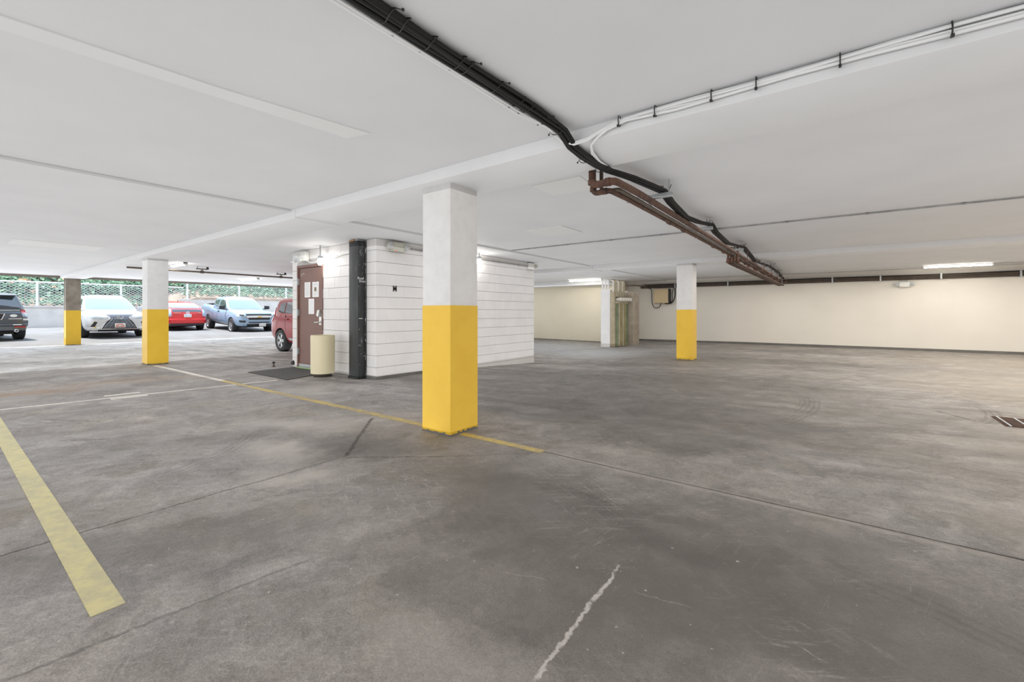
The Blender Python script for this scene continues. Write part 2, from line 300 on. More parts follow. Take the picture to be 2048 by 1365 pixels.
# ------------------------------------------------------------------ mesh helpers
MAT = {}
class MB:
    def __init__(s): s.v = []; s.f = []; s.mi = []
    def add(s, vs, fs, mi=0):
        o = len(s.v); s.v += [tuple(p) for p in vs]; s.f += [tuple(i + o for i in f) for f in fs]; s.mi += [mi] * len(fs)
        return s
    def hexa(s, p, mi=0):
        return s.add(p, [(0, 3, 2, 1), (4, 5, 6, 7), (0, 1, 5, 4), (1, 2, 6, 5), (2, 3, 7, 6), (3, 0, 4, 7)], mi)
    def box(s, x0, x1, y0, y1, z0, z1, mi=0):
        return s.hexa([(x0, y0, z0), (x1, y0, z0), (x1, y1, z0), (x0, y1, z0), (x0, y0, z1), (x1, y0, z1), (x1, y1, z1), (x0, y1, z1)], mi)
    def prism(s, poly, vec, mi=0):
        n = len(poly); vec = Vector(vec)
        a = [Vector(p) for p in poly]; b = [p + vec for p in a]
        return s.add(a + b, [tuple(range(n - 1, -1, -1)), tuple(range(n, 2 * n))] + [(i, (i + 1) % n, n + (i + 1) % n, n + i) for i in range(n)], mi)
    def tube(s, pts, r, seg=8, mi=0, cap=True):
        P = [Vector(p) for p in pts]; n = len(P); rr = r if isinstance(r, (list, tuple)) else [r] * n
        T = [(P[min(i + 1, n - 1)] - P[max(i - 1, 0)]).normalized() for i in range(n)]
        u = Vector((0, 0, 1)) if abs(T[0].z) < .9 else Vector((1, 0, 0))
        u = (u - T[0] * u.dot(T[0])).normalized(); vs = []
        for i in range(n):
            u = (u - T[i] * u.dot(T[i]))
            u = u.normalized() if u.length > 1e-6 else T[i].orthogonal().normalized()
            w = T[i].cross(u)
            for k in range(seg):
                a = 2 * PI * k / seg; vs.append(P[i] + (u * math.cos(a) + w * math.sin(a)) * rr[i])
        fs = [(i * seg + k, i * seg + (k + 1) % seg, (i + 1) * seg + (k + 1) % seg, (i + 1) * seg + k) for i in range(n - 1) for k in range(seg)]
        if cap: fs += [tuple(range(seg - 1, -1, -1)), tuple(range((n - 1) * seg, n * seg))]
        return s.add(vs, fs, mi)
    def lathe(s, prof, org=(0, 0, 0), axis='z', seg=24, mi=0):
        vs = []
        for (r, h) in prof:
            for k in range(seg):
                a = 2 * PI * k / seg; c, d = r * math.cos(a), r * math.sin(a)
                p = (c, d, h) if axis == 'z' else ((c, h, d) if axis == 'y' else (h, c, d))
                vs.append(tuple(org[i] + p[i] for i in range(3)))
        n = len(prof)
        fs = [(i * seg + k, i * seg + (k + 1) % seg, (i + 1) * seg + (k + 1) % seg, (i + 1) * seg + k) for i in range(n - 1) for k in range(seg)]
        fs += [tuple(range(seg - 1, -1, -1)), tuple(range((n - 1) * seg, n * seg))]
        return s.add(vs, fs, mi)
    def mesh(s, name, mats, smooth=None, xf=None, bevel=0):
        me = bpy.data.meshes.new(name)
        vs = s.v if xf is None else [tuple(xf @ Vector(p)) for p in s.v]
        me.from_pydata(vs, [], s.f)
        for m in (mats if isinstance(mats, (list, tuple)) else [mats]): me.materials.append(m)
        me.polygons.foreach_set('material_index', s.mi)
        bm = bmesh.new(); bm.from_mesh(me)
        if bevel:
            ed = [e for e in bm.edges if len(e.link_faces) == 2 and e.calc_face_angle(0) > R(30)]
            bmesh.ops.bevel(bm, geom=ed, offset=bevel, segments=2, affect='EDGES', profile=.5)
        bmesh.ops.recalc_face_normals(bm, faces=bm.faces)
        bm.to_mesh(me); bm.free()
        if smooth is not None:
            me.polygons.foreach_set('use_smooth', [True] * len(me.polygons)); me.set_sharp_from_angle(angle=R(smooth))
        me.update(); return me
    def build(s, name, mats, parent=None, smooth=None, world=False, bevel=0):
        xf = None
        if parent is not None and world: xf = MAT[root_of(parent)].inverted()
        o = bpy.data.objects.new(name, s.mesh(name, mats, smooth, xf, bevel)); C.objects.link(o)
        if parent is not None: o.parent = parent
        return o
def root_of(o):
    while o.parent is not None: o = o.parent
    return o.name
def tag(o, label, cat, group=None, kind=None):
    o['label'] = label; o['category'] = cat
    if group: o['group'] = group
    if kind: o['kind'] = kind
    return o
def thing(name, label, cat, loc=(0, 0, 0), rz=0, group=None, kind=None):
    o = bpy.data.objects.new(name, None); C.objects.link(o); o.empty_display_size = .1
    o.location = loc; o.rotation_euler = (0, 0, rz)
    MAT[o.name] = Matrix.Translation(loc) @ Matrix.Rotation(rz, 4, 'Z')
    return tag(o, label, cat, group, kind)
def copy_tree(o, parent=None, label=None):
    c = o.copy(); C.objects.link(c); c.parent = parent
    if label: c['label'] = label
    for ch in list(o.children): copy_tree(ch, c)
    return c
def arc(p0, p1, p2, n=6):
    p0, p1, p2 = Vector(p0), Vector(p1), Vector(p2)
    return [p0 * (1 - t) ** 2 + p1 * 2 * t * (1 - t) + p2 * t * t for t in [i / n for i in range(n + 1)]]
def rounded(pts, rad, n=5):
    P = [Vector(p) for p in pts]; out = [P[0]]
    for i in range(1, len(P) - 1):
        a = (P[i - 1] - P[i]); b = (P[i + 1] - P[i])
        r = min(rad, a.length * .49, b.length * .49)
        out += arc(P[i] + a.normalized() * r, P[i], P[i] + b.normalized() * r, n)
    return out + [P[-1]]
def zf(x, y):
    sx = 2.8 if x > -7 else 5.0; sy = 2.8 if y < 10.2 else 6.0
    return -.17 * math.exp(-((x + 7) / sx) ** 2 - ((y - 10.2) / sy) ** 2)
def zout(x, y=0):
    if x > -21.7: return zf(x, y)
    if x > -22.7: return .13 * (-21.7 - x)
    return .13 + (-22.7 - x) * .017 + .045 * min(6, max(0, -25 - x)) * min(1, max(0, (y - 9.0) / 1.5))
def text_mb(txt, size, th=0, font_scale=(1, 1), bold=0):
    cu = bpy.data.curves.new('lettering', 'FONT'); cu.body = txt; cu.size = size; cu.align_x = 'CENTER'; cu.align_y = 'CENTER'
    cu.extrude = th / 2; cu.offset = bold; cu.resolution_u = 3
    o = bpy.data.objects.new('lettering', cu); C.objects.link(o)
    dg = bpy.context.evaluated_depsgraph_get(); me = bpy.data.meshes.new_from_object(o.evaluated_get(dg))
    m = MB(); m.v = [(v.co.x * font_scale[0], v.co.y * font_scale[1], v.co.z) for v in me.vertices]
    m.f = [tuple(p.vertices) for p in me.polygons]; m.mi = [0] * len(m.f)
    bpy.data.objects.remove(o); bpy.data.curves.remove(cu); bpy.data.meshes.remove(me)
    return m
def place(m, org, ex, ey, ez):
    org, ex, ey, ez = map(Vector, (org, ex, ey, ez))
    m.v = [tuple(org + ex * a + ey * b + ez * c) for a, b, c in m.v]; return m

# ------------------------------------------------------------------ floor
def axis_pts(a, b, step):
    n = max(1, round((b - a) / step)); return [a + (b - a) * i / n for i in range(n + 1)]
def sheet(mb, xs, ys, zfun, thick):
    nx, ny = len(xs), len(ys)
    vs = [(x, y, zfun(x, y)) for y in ys for x in xs]
    fs = [(j * nx + i, j * nx + i + 1, (j + 1) * nx + i + 1, (j + 1) * nx + i) for j in range(ny - 1) for i in range(nx - 1)]
    ring = [i for i in range(nx)] + [j * nx + nx - 1 for j in range(1, ny)] + [(ny - 1) * nx + i for i in range(nx - 2, -1, -1)] + [j * nx for j in range(ny - 2, 0, -1)]
    o = len(vs); vs += [(vs[i][0], vs[i][1], vs[i][2] - thick) for i in ring]; k = len(ring)
    fs += [(ring[i], o + i, o + (i + 1) % k, ring[(i + 1) % k]) for i in range(k)]
    fs.append(tuple(range(o + k - 1, o - 1, -1)))
    return mb.add(vs, fs)
floor = tag(MB().box(-21.7, 12, -9, 18, -.60, -.30).build('floor', M['darkgap']), 'stained grey concrete deck of the covered car park', 'floor', kind='structure')
def slab(x0, x1, y0, y1, m):
    return sheet(MB(), axis_pts(x0, x1, .35), axis_pts(y0, y1, .35), zf, .12).build('slab', M[m], floor, smooth=30)
slab(-3.1685, 12, -9, 1.95, 'floorA'); slab(-12.6, -3.1725, -9, 1.95, 'floorA'); slab(-12.6, 12, 1.95, 3.043, 'floorA')
slab(-12.6, 12, 3.055, 18.0, 'floorA'); slab(-21.7, -12.612, -9, 18.0, 'floorLit')

# ------------------------------------------------------------------ ceiling and beams
def struct(o, label, cat): return tag(o, label, cat, kind='structure')
struct(MB().box(-5.55, 12, -9, 18, 2.45, 2.75).build('ceiling', M['ceil']), 'painted concrete ceiling over the drive aisle, with cables below it', 'ceiling')
struct(MB().box(-21.8, -5.56, -9, 18, 2.42, 2.75).build('ceiling', M['ceil']), 'slightly lower painted ceiling towards the open side with the cars', 'ceiling')
struct(MB().box(-5.55, 12, 2.78, 3.38, 2.35, 2.5).build('trim_1', M['beam'], bevel=.012, smooth=40), 'shallow white ceiling beam over the middle column, white cables on its edge', 'beam')
struct(MB().box(-21.5, -5.47, 2.765, 3.395, 2.325, 2.5).build('trim_2', M['beam'], bevel=.028, smooth=40), 'shallow white ceiling beam between the columns towards the parked cars', 'beam')
struct(MB().box(-5.55, 12, 11.0, 11.6, 2.34, 2.5).build('trim_3', M['beam'], bevel=.012, smooth=40), 'white ceiling beam over the far yellow based column', 'beam')
struct(MB().box(-21.5, -5.47, 10.98, 11.62, 2.315, 2.5).build('trim_4', M['beam'], bevel=.02, smooth=40), 'white ceiling beam running behind the block room', 'beam')
struct(MB().box(-21.98, -21.8, -9, 18, 2.355, 2.95).build('trim_5', M['lip']), 'brown concrete lip along the open edge of the ceiling', 'beam')
struct(MB().box(-21.8, -7.2, 15.85, 16.3, 2.24, 2.45).build('trim_6', M['beam'], bevel=.01), 'white soffit along the top of the yellowish back wall', 'beam')
# pale patches and access panels on the ceiling
def patch(name, label, cat, poly, z, m, th=.006):
    o = MB().prism([(x, y, z) for x, y in poly], (0, 0, -th)).build(name, M[m])
    return tag(o, label, cat)
patch('ceiling_patch', 'long pale plaster strip on the near ceiling at the upper left', 'ceiling patch', [(-2.93, -3), (-2.93, .2), (-2.86, 1.05), (-2.72, 1.93), (-2.93, 1.87), (-3.00, 1.0), (-3.07, .2), (-3.07, -3)], 2.4501, 'ceil_patch', .008)
patch('ceiling_panel', 'square access panel on the ceiling between middle column and far column', 'ceiling panel', [(-4.0, 5.7), (-3.33, 5.7), (-3.33, 6.34), (-4.0, 6.34)], 2.4501, 'ceil_panel', .012)
patch('ceiling_panel', 'square access panel on the ceiling just behind the near beam, beside the rusty pipe elbow', 'ceiling panel', [(-2.54, 3.72), (-1.98, 3.72), (-2.04, 4.18), (-2.54, 4.16)], 2.4501, 'ceil_panel', .006)
patch('ceiling_panel', 'small pale panel on the ceiling at the far beam, beside the pipes', 'ceiling panel', [(-2.4, 10.6), (-1.95, 10.6), (-1.95, 10.99), (-2.4, 10.99)], 2.4501, 'ceil_panel', .012)
patch('ceiling_patch', 'faint rectangular patch on the left ceiling before the second column', 'ceiling patch', [(-12.3, .9), (-11.4, .9), (-11.4, 2.1), (-12.3, 2.1)], 2.4201, 'ceil_patch', .006)

# ------------------------------------------------------------------ walls
struct(MB().box(-7.2, 12, 17.8, 18.0, -.3, 2.6).build('wall_far', M['cream']), 'long cream painted far wall', 'wall')
struct(MB().box(-21.8, -7.2, 16.3, 18.0, -.3, 2.6).build('wall_back', M['cream2']), 'yellowish cream wall behind the block room', 'wall')
struct(sheet(MB(), [-7.19, -5, -3, 12], [17.775, 17.8], lambda x, y: zf(x, y) + .075, .2).build('baseboard_far', M['skirt']), 'dark painted band at the foot of the cream far wall', 'skirting')
struct(sheet(MB(), axis_pts(-21.8, -7.2, 1.5), [16.28, 16.3], lambda x, y: zf(x, y) + .03, .2).build('baseboard_back', M['skirt']), 'thin dark band at the foot of the yellowish wall', 'skirting')
struct(MB().box(11.8, 12, -9, 18, -.3, 2.6).build('wall_right', M['cream']), 'cream side wall to the right of the camera', 'wall')
struct(MB().box(-21.7, 12, -9.2, -9, -.3, 2.6).build('wall_near', M['cream']), 'cream wall behind the camera', 'wall')

# ------------------------------------------------------------------ block room
CH = .2017
BM = {}
def block_mesh(w, h, axis):
    k = (round(w, 3), round(h, 3), axis)
    if k not in BM:
        c = .0025; d = .02; m = MB()
        o = [(0, 0), (w, 0), (w, h), (0, h)]; i = [(c, c), (w - c, c), (w - c, h - c), (c, h - c)]
        i = [(min(.0008, w * .1) , c), (w - min(.0008, w * .1), c), (w - min(.0008, w * .1), h - c), (min(.0008, w * .1), h - c)]
        vs = [(a, d, b) for a, b in o] + [(a, c, b) for a, b in o] + [(a, 0, b) for a, b in i]
        m.add(vs, [(0, 1, 5, 4), (1, 2, 6, 5), (2, 3, 7, 6), (3, 0, 4, 7), (4, 5, 9, 8), (5, 6, 10, 9), (6, 7, 11, 10), (7, 4, 8, 11), (8, 9, 10, 11)])
        if axis == 'x': m.v = [(-b, a, c_) for a, b, c_ in m.v]
        BM[k] = m.mesh('block', M['block'])
    return BM[k]
rb = random.Random(3)
def blocks(parent, a0, a1, plane, rows, holes, axis='y', joint=.006, offs=0, vj=.003):
    """courses of blocks from a0 to a1 along X (axis y) or along Y (axis x)"""
    for r in rows:
        z0 = r * CH; a = a0 - ((r % 2) * .2 + offs) % .4
        while a < a1 - .01:
            b0, b1 = max(a, a0), min(a + .4, a1); a += .4
            cuts = [(b0, b1)]
            for (h0, h1, hz) in holes:
                if z0 < hz - .03:
                    nc = []
                    for (p, q) in cuts:
                        if q <= h0 or p >= h1: nc.append((p, q)); continue
                        if p < h0: nc.append((p, h0))
                        if q > h1: nc.append((h1, q))
                    cuts = nc
            for (p, q) in cuts:
                if q - p < .03: continue
                zz1 = min(z0 + CH - joint / 2, 2.415)
                o = bpy.data.objects.new('block', block_mesh(q - p - vj, zz1 - z0 - joint / 2, axis)); C.objects.link(o); o.parent = parent
                pr = rb.uniform(-.0006, .0006)
                o.location = ((p + vj / 2, plane + pr, z0 + joint / 2) if axis == 'y' else (plane + pr, p + vj / 2, z0 + joint / 2))
DX0, DX1, DZ = -9.08, -8.09, 2.115
wf = MB(); wf.box(-9.28, DX0, 4.665, 4.85, -.3, 2.43); wf.box(DX1, -6.34, 4.665, 4.85, -.3, 2.43); wf.box(DX0, DX1, 4.665, 4.85, DZ, 2.43)
wfo = struct(wf.build('wall_front', M['mortar']), 'white painted block wall of the room, with the brown door in it', 'wall')
blocks(wfo, -9.28, -6.6, 4.65, range(0, 12), [(DX0, DX1, DZ)], 'y')
ws = MB(); ws.box(-6.58, -6.345, 4.615, 9.41, -.4, 2.43); wso = struct(ws.build('wall_side', M['mortar']), 'white block side wall of the room facing the drive aisle', 'wall')
blocks(wso, 4.605, 9.41, -6.33, range(-1, 12), [], 'x', vj=.0003)
blocks(wso, -6.60, -6.335, 4.60, range(-1, 12), [(-99, -98, 0)], 'y', offs=.0)
we = MB(); we.box(-9.28, -9.1, 4.67, 9.41, -.3, 2.43); struct(we.build('wall_end', M['block']), 'plain end wall of the block room beside the red car', 'wall')
wr = MB(); wr.box(-9.28, -6.36, 9.22, 9.40, -.4, 2.43); struct(wr.build('wall_rear', M['block']), 'rear wall of the block room', 'wall')
bb = MB()
for y0, y1 in ((4.595, 5.2), (5.2, 5.8), (5.8, 6.4)):
    a, b = zf(-6.33, y0), zf(-6.33, y1)
    bb.hexa([(-6.345, y0, a - .05), (-6.318, y0, a - .05), (-6.318, y1, b - .05), (-6.345, y1, b - .05), (-6.345, y0, a + .055), (-6.318, y0, a + .055), (-6.318, y1, b + .055), (-6.345, y1, b + .055)])
bb.box(-6.6, -6.32, 4.588, 4.6, -.05, .055)
struct(bb.build('baseboard_side', M['skirt']), 'dark kerb strip at the foot of the block room corner', 'skirting')

# door
dr = thing('door_1', 'brown steel door with three paper notices in the white block wall', 'door', (DX0, 4.65, 0), kind='structure')
f = MB(); f.box(0, .05, -.012, .16, 0, DZ); f.box(.945, .99, -.012, .16, 0, DZ); f.box(.05, .945, -.012, .16, DZ - .055, DZ)
f.build('door_frame', M['door'], dr, bevel=.003)
MB().box(.055, .94, .012, .06, .05, DZ - .06).build('door_leaf', M['door'], dr, bevel=.003)
MB().box(.055, .94, .0, .02, .03, .085).build('kick_strip', M['galv'], dr)
MB().box(.05, .95, -.02, .16, 0, .03).build('threshold', M['galv'], dr)
for z in (.28, 1.08, 1.72):
    h = MB().box(.02, .075, -.02, .012, z, z + .13); h.tube([(.05, -.024, z - .01), (.05, -.024, z + .14)], .009, 8)
    h.build('hinge', M['galv'], dr)
k = MB(); k.box(.845, .93, -.002, .012, .90, 1.13); k.build('lock_plate', M['steel'], dr, bevel=.002)
k = MB(); k.hexa([(.84, -.06, 1.09), (.90, -.06, 1.06), (.915, -.002, 1.06), (.85, -.002, 1.09), (.875, -.06, 1.19), (.925, -.05, 1.20), (.93, -.002, 1.20), (.88, -.002, 1.19)]); k.build('keypad_guard', M['steel'], dr, bevel=.004)
k = MB(); k.lathe([(.0, -.012), (.032, -.012), (.032, 0)], (.89, .0, .955), 'y', 16); k.tube(rounded([(.89, -.005, .955), (.89, -.055, .955), (.77, -.055, .95)], .02), .011, 10); k.build('lever_handle', M['steel'], dr, smooth=40)
mk = MB()
for (a, b, w, h) in ((.15, 1.90, .008, .05), (.158, 1.897, .014, .008), (.225, 1.935, .008, .02), (.245, 1.93, .008, .022), (.20, 1.94, .012, .008)): mk.box(a, a + w, .0085, .012, b, b + h)
mk.build('door_mark', M['chalk'], dr)
# notices taped on the door
def lines_mat(name, base, ink, freq, patchcol=None):
    m, nt, b = newmat(name); N, L = nt.nodes, nt.links
    tc = N.new('ShaderNodeTexCoord'); sp = N.new('ShaderNodeSeparateXYZ'); L.new(tc.outputs['Generated'], sp.inputs[0])
    def mm(op, a, c):
        n = N.new('ShaderNodeMath'); n.operation = op
        for i, v in enumerate((a, c)):
            if hasattr(v, 'links'): L.new(v, n.inputs[i])
            else: n.inputs[i].default_value = v
        return n.outputs[0]
    row = mm('GREATER_THAN', mm('FRACT', mm('MULTIPLY', sp.outputs['Z'], freq), 0), .55)
    nz = N.new('ShaderNodeTexNoise'); nz.inputs['Scale'].default_value = 1; mp = N.new('ShaderNodeMapping'); mp.inputs['Scale'].default_value = (26, 1, freq * 1.01)
    L.new(tc.outputs['Generated'], mp.inputs[0]); L.new(mp.outputs[0], nz.inputs['Vector'])
    k = mm('MULTIPLY', row, mm('GREATER_THAN', nz.outputs[0], .46))
    k = mm('MULTIPLY', k, mm('MULTIPLY', mm('GREATER_THAN', sp.outputs['X'], .1), mm('LESS_THAN', sp.outputs['X'], .9)))
    k = mm('MULTIPLY', k, mm('MULTIPLY', mm('GREATER_THAN', sp.outputs['Z'], .06), mm('LESS_THAN', sp.outputs['Z'], .94)))
    x = N.new('ShaderNodeMix'); x.data_type = 'RGBA'; x.inputs['A'].default_value = (*base, 1); x.inputs['B'].default_value = (*ink, 1)
    L.new(mm('MULTIPLY', k, .8), x.inputs['Factor']); out = x.outputs['Result']
    L.new(out, b.inputs['Base Color']); b.inputs['Roughness'].default_value = .7
    return m
M['print1'] = lines_mat('printed_notice', (.80, .80, .78), (.25, .25, .27), 17)
M['print2'] = lines_mat('printed_letter', (.82, .82, .81), (.42, .42, .44), 24)
def notice(x0, x1, z0, z1, label, m):
    o = thing('paper_notice', label, 'notice', ((x0 + x1) / 2, 4.66, (z0 + z1) / 2), group='notices on the brown door')
    w, h = (x1 - x0) / 2, (z1 - z0) / 2
    MB().box(-w, w, -.0025, .0016, -h, h).build('sheet', M[m], o)
    for s in (-1, 1): MB().box(s * w * .75 - .014, s * w * .75 + .014, -.0035, -.0024, h - .018, h + .006).build('tape', M['paper'], o)
    return o
notice(-8.80, -8.585, 1.455, 1.76, 'white printed notice, left one of the upper pair on the brown door', 'print1')
n2 = notice(-8.50, -8.265, 1.455, 1.755, 'white poster with a small picture, right one of the upper pair on the brown door', 'print1')
MB().box(-.04, .035, -.0035, -.0024, -.035, .045).build('picture', mat('notice_picture', (.20, .15, .08), .6, var=.5, vscale=40), n2)
MB().box(-.09, .08, -.0035, -.0024, .07, .125).build('headline', mat('notice_headline', (.62, .63, .66), .6), n2)
notice(-8.645, -8.435, 1.115, 1.42, 'white typed letter below the upper pair on the brown door', 'print2')
tag(MB().box(-9.02, -8.1, 4.575, 4.645, .0, .012).build('tape_strip', M['green']), 'bright green strip on the floor under the brown door', 'tape')

# black steel post with chalk marks
bp = thing('steel_post', 'black painted steel post with white chalk scribbles beside the trash can', 'post', (-6.755, 4.53, 0))
p = MB(); p.box(-.135, .135, -.09, .062, .0, 2.385); p.build('post_body', M['blackpost'], bp, bevel=.006, smooth=40)
MB().box(-.15, .145, -.10, .062, -.005, .035).build('base_plate', M['blackpost'], bp)
MB().hexa([(-.14, -.095, 2.385), (.02, -.095, 2.385), (.02, -.02, 2.385), (-.14, -.02, 2.385), (-.14, -.095, 2.40), (.02, -.095, 2.418), (.02, -.02, 2.418), (-.14, -.02, 2.40)]).build('timber_wedge', M['wood'], bp)
MB().box(.02, .10, -.08, .05, 2.385, 2.42).build('shim', M['galv'], bp)
for txt, z, sz, dy in (('Roof', 1.735, .062, -.028), ('Drain', 1.685, .056, .004)):
    t = text_mb(txt, sz, .002); place(t, (.1365, dy - .01, z), (0, 1, 0), (0, .0, 1), (1, 0, 0)); t.build('chalk_word', M['chalk'], bp)
sc = MB(); rs = random.Random(5)
sc.box(.1352, .1368, -.075, .0, 1.038, 1.048)
for _ in range(34):
    y, z = rs.uniform(-.08, .055), rs.uniform(.1, 2.3); sc.box(.1352, .1365, y, y + rs.uniform(.002, .008), z, z + rs.uniform(.003, .014))
for _ in range(26):
    z = rs.uniform(.3, 2.3); sc.box(.1352, .1365, .052, .052 + rs.uniform(.003, .0095), z, z + rs.uniform(.01, .05))
sc.build('paint_chips', M['chalk'], bp)['kind'] = 'stuff'
# letter M
t = text_mb('M', .145, .006, (.80, 1.0), .0015); place(t, (-6.325, 4.985, 1.565), (0, 1, 0), (0, 0, 1), (1, 0, 0))
tag(t.build('wall_letter', M['letter']), 'black letter M on the white block side wall', 'letter')

# ------------------------------------------------------------------ columns
def column(x, y, label, white='colwhite', yel=1.215, z1=2.355, lower='yellow'):
    z0 = zf(x - .19, y + .19)
    o = thing('concrete_column', label, 'column', (x - .19, y + .19, z0)); h = z1 - z0
    MB().box(-.188, .188, -.188, .188, -.05, h).build('shaft', M[white], o, bevel=.006, smooth=40)
    b = MB(); IN = .186 / .19
    hh = yel - z0; nseg = 12; rr = random.Random(int(abs(x) * 10))
    # painted wrap with a slightly uneven chipped lower edge
    per = [(-.19, -.19), (.19, -.19), (.19, .19), (-.19, .19)]
    for i in range(4):
        a, c = per[i], per[(i + 1) % 4]; nx, ny = (c[1] - a[1]) / .38, -(c[0] - a[0]) / .38
        for k in range(nseg):
            t0, t1 = k / nseg, (k + 1) / nseg
            q = [(a[0] + (c[0] - a[0]) * t, a[1] + (c[1] - a[1]) * t) for t in (t0, t1)]
            lo = .012 + rr.random() * .018
            b.hexa([(q[0][0] * IN, q[0][1] * IN, lo), (q[1][0] * IN, q[1][1] * IN, lo), (q[1][0], q[1][1], lo), (q[0][0], q[0][1], lo),
                    (q[0][0] * IN, q[0][1] * IN, hh), (q[1][0] * IN, q[1][1] * IN, hh), (q[1][0], q[1][1], hh), (q[0][0], q[0][1], hh)])
    b.build('yellow_band', M[lower], o)
    MB().box(-.1896, .1896, -.1896, .1896, -.02, .034).build('foot_joint', M['skirt'], o)
    return o
column(-2.88, 2.90, 'white concrete column with yellow base in the middle of the aisle, nearest of all')
column(-12.05, 2.88, 'white and yellow column standing left of the brown door, between red car and silver car')
column(-21.44, 2.90, 'bare grey topped column with yellow base in front of the silver car', white='colbrown')
column(-2.86, 11.12, 'white and yellow column standing before the long cream wall', z1=2.345)

# ------------------------------------------------------------------ painted lines
def strip(name, label, m, pts, w, cat='floor marking', hz=.0022):
    """quad strip along a polyline, draped on the floor"""
    mb = MB(); P = []
    for (x0, y0), (x1, y1) in zip(pts, pts[1:]):
        n = max(1, int(math.hypot(x1 - x0, y1 - y0) / .3)); P += [(x0 + (x1 - x0) * i / n, y0 + (y1 - y0) * i / n) for i in range(n)]
    P.append(pts[-1]); vs = []
    for i, (x, y) in enumerate(P):
        a, b = P[max(i - 1, 0)], P[min(i + 1, len(P) - 1)]; l = math.hypot(b[0] - a[0], b[1] - a[1])
        nx, ny = -(b[1] - a[1]) / l * w / 2, (b[0] - a[0]) / l * w / 2
        for s in (-1, 1): vs += [(x + s * nx, y + s * ny, zout(x + s * nx, y + s * ny) - .004), (x + s * nx, y + s * ny, zout(x + s * nx, y + s * ny) + hz)]
    fs = []
    for i in range(len(P) - 1):
        o, q = 4 * i, 4 * i + 4; fs += [(o + 1, o + 3, q + 3, q + 1), (o, q, q + 2, o + 2), (o, o + 1, q + 1, q), (o + 2, q + 2, q + 3, o + 3)]
    fs += [(0, 2, 3, 1), (4 * len(P) - 4, 4 * len(P) - 3, 4 * len(P) - 1, 4 * len(P) - 2)]
    mb.add(vs, fs); return tag(mb.build(name, M[m]), label, cat)
strip('painted_line', 'wide pale yellow stripe ending on the floor in the near left corner', 'ylpale', [(-8.4, .44), (-2.26, .422)], .102)
strip('painted_line', 'worn yellow line passing under the middle column', 'ylline', [(-8.3, 2.985), (-3.27, 3.04)], .095)
strip('painted_line', 'short worn yellow line ending on the floor right of the middle column', 'ylline', [(-2.875, 3.04), (-1.96, 3.045)], .085)
strip('painted_line', 'whitish line running from the second column towards the door mat', 'wline', [(-11.8, 2.96), (-8.3, 2.985)], .10)
strip('painted_line', 'thin white line crossing the floor from the left edge to the door mat', 'wline', [(-7.98, .0), (-7.92, .52), (-7.83, 1.43), (-7.62, 3.56)], .07, hz=.0014)
strip('painted_bar', 'faded white bar on the near side of the thin white line', 'wline', [(-7.71, 1.46), (-7.68, 1.84)], .09)
strip('painted_bar', 'faded white bar on the far side of the thin white line', 'wline', [(-8.06, 1.46), (-8.04, 1.84)], .09)
strip('painted_line', 'short white stall stripe on the asphalt before the garden wall', 'wline', [(-30.5, 4.05), (-27.8, 4.08)], .12)
# ------------------------------------------------------------------ trash can, mat, stops, grate
tc = thing('trash_can', 'tan cylindrical trash can on a dark base beside the black post', 'trash can', (-7.47, 4.29, 0))
MB().lathe([(.195, .055), (.203, .06), (.205, .70), (.203, .735), (.196, .74), (.18, .735), (.175, .60)], seg=40).build('body', M['tan'], tc, smooth=40)
MB().lathe([(.15, .0), (.155, .005), (.155, .056)], seg=32).build('base', M['canbase'], tc, smooth=40)
MB().lathe([(.175, .60), (.174, .61)], seg=32).build('inner_floor', M['black'], tc)
dm = MB(); dm.prism([(-9.12, 4.57, 0), (-9.04, 3.68, 0), (-7.50, 3.66, 0), (-7.76, 4.57, 0)], (0, 0, .012))
tag(dm.build('door_mat', M['matrug'], bevel=.003), 'dark grey rubber mat on the floor before the brown door', 'mat')
ds = thing('door_stop', 'small dark post door stop on the floor by the mat corner', 'door stop', (-9.62, 4.42, 0))
MB().lathe([(.035, 0), (.035, .008), (.012, .012), (.012, .06)], seg=14).build('stem', M['rust'], ds, smooth=40)
MB().lathe([(.012, .06), (.03, .065), (.032, .09), (.02, .105)], seg=14).build('bumper', M['black'], ds, smooth=40)
ws2 = thing('wall_stop', 'round dark door bumper low on the left end of the block wall', 'door stop', (-9.24, 4.65, .085))
MB().lathe([(.03, 0), (.045, -.01), (.045, -.03), (.028, -.045)], axis='y', seg=16).build('bumper', M['black'], ws2, smooth=40)
MB().lathe([(.05, 0.0), (.05, -.006)], axis='y', seg=16).build('flange', M['rust'], ws2)
gr = thing('drain_grate', 'dark iron drain grate with pale bars set in the floor at the right edge', 'drain', (1.33, 6.5, zf(1.5, 6.8)))
MB().box(0, .6, 0, .56, -.02, .0018).build('frame', M['rust'], gr)
for i in range(5):
    x = .035 + .13 * i; MB().box(x, x + .016, .02, .54, .0, .011).build('cross_bar', M['galv'], gr)
for i in range(20):
    y = .03 + .026 * i; MB().box(.01, .59, y, y + .012, .0, .007).build('bar', M['rust'], gr)

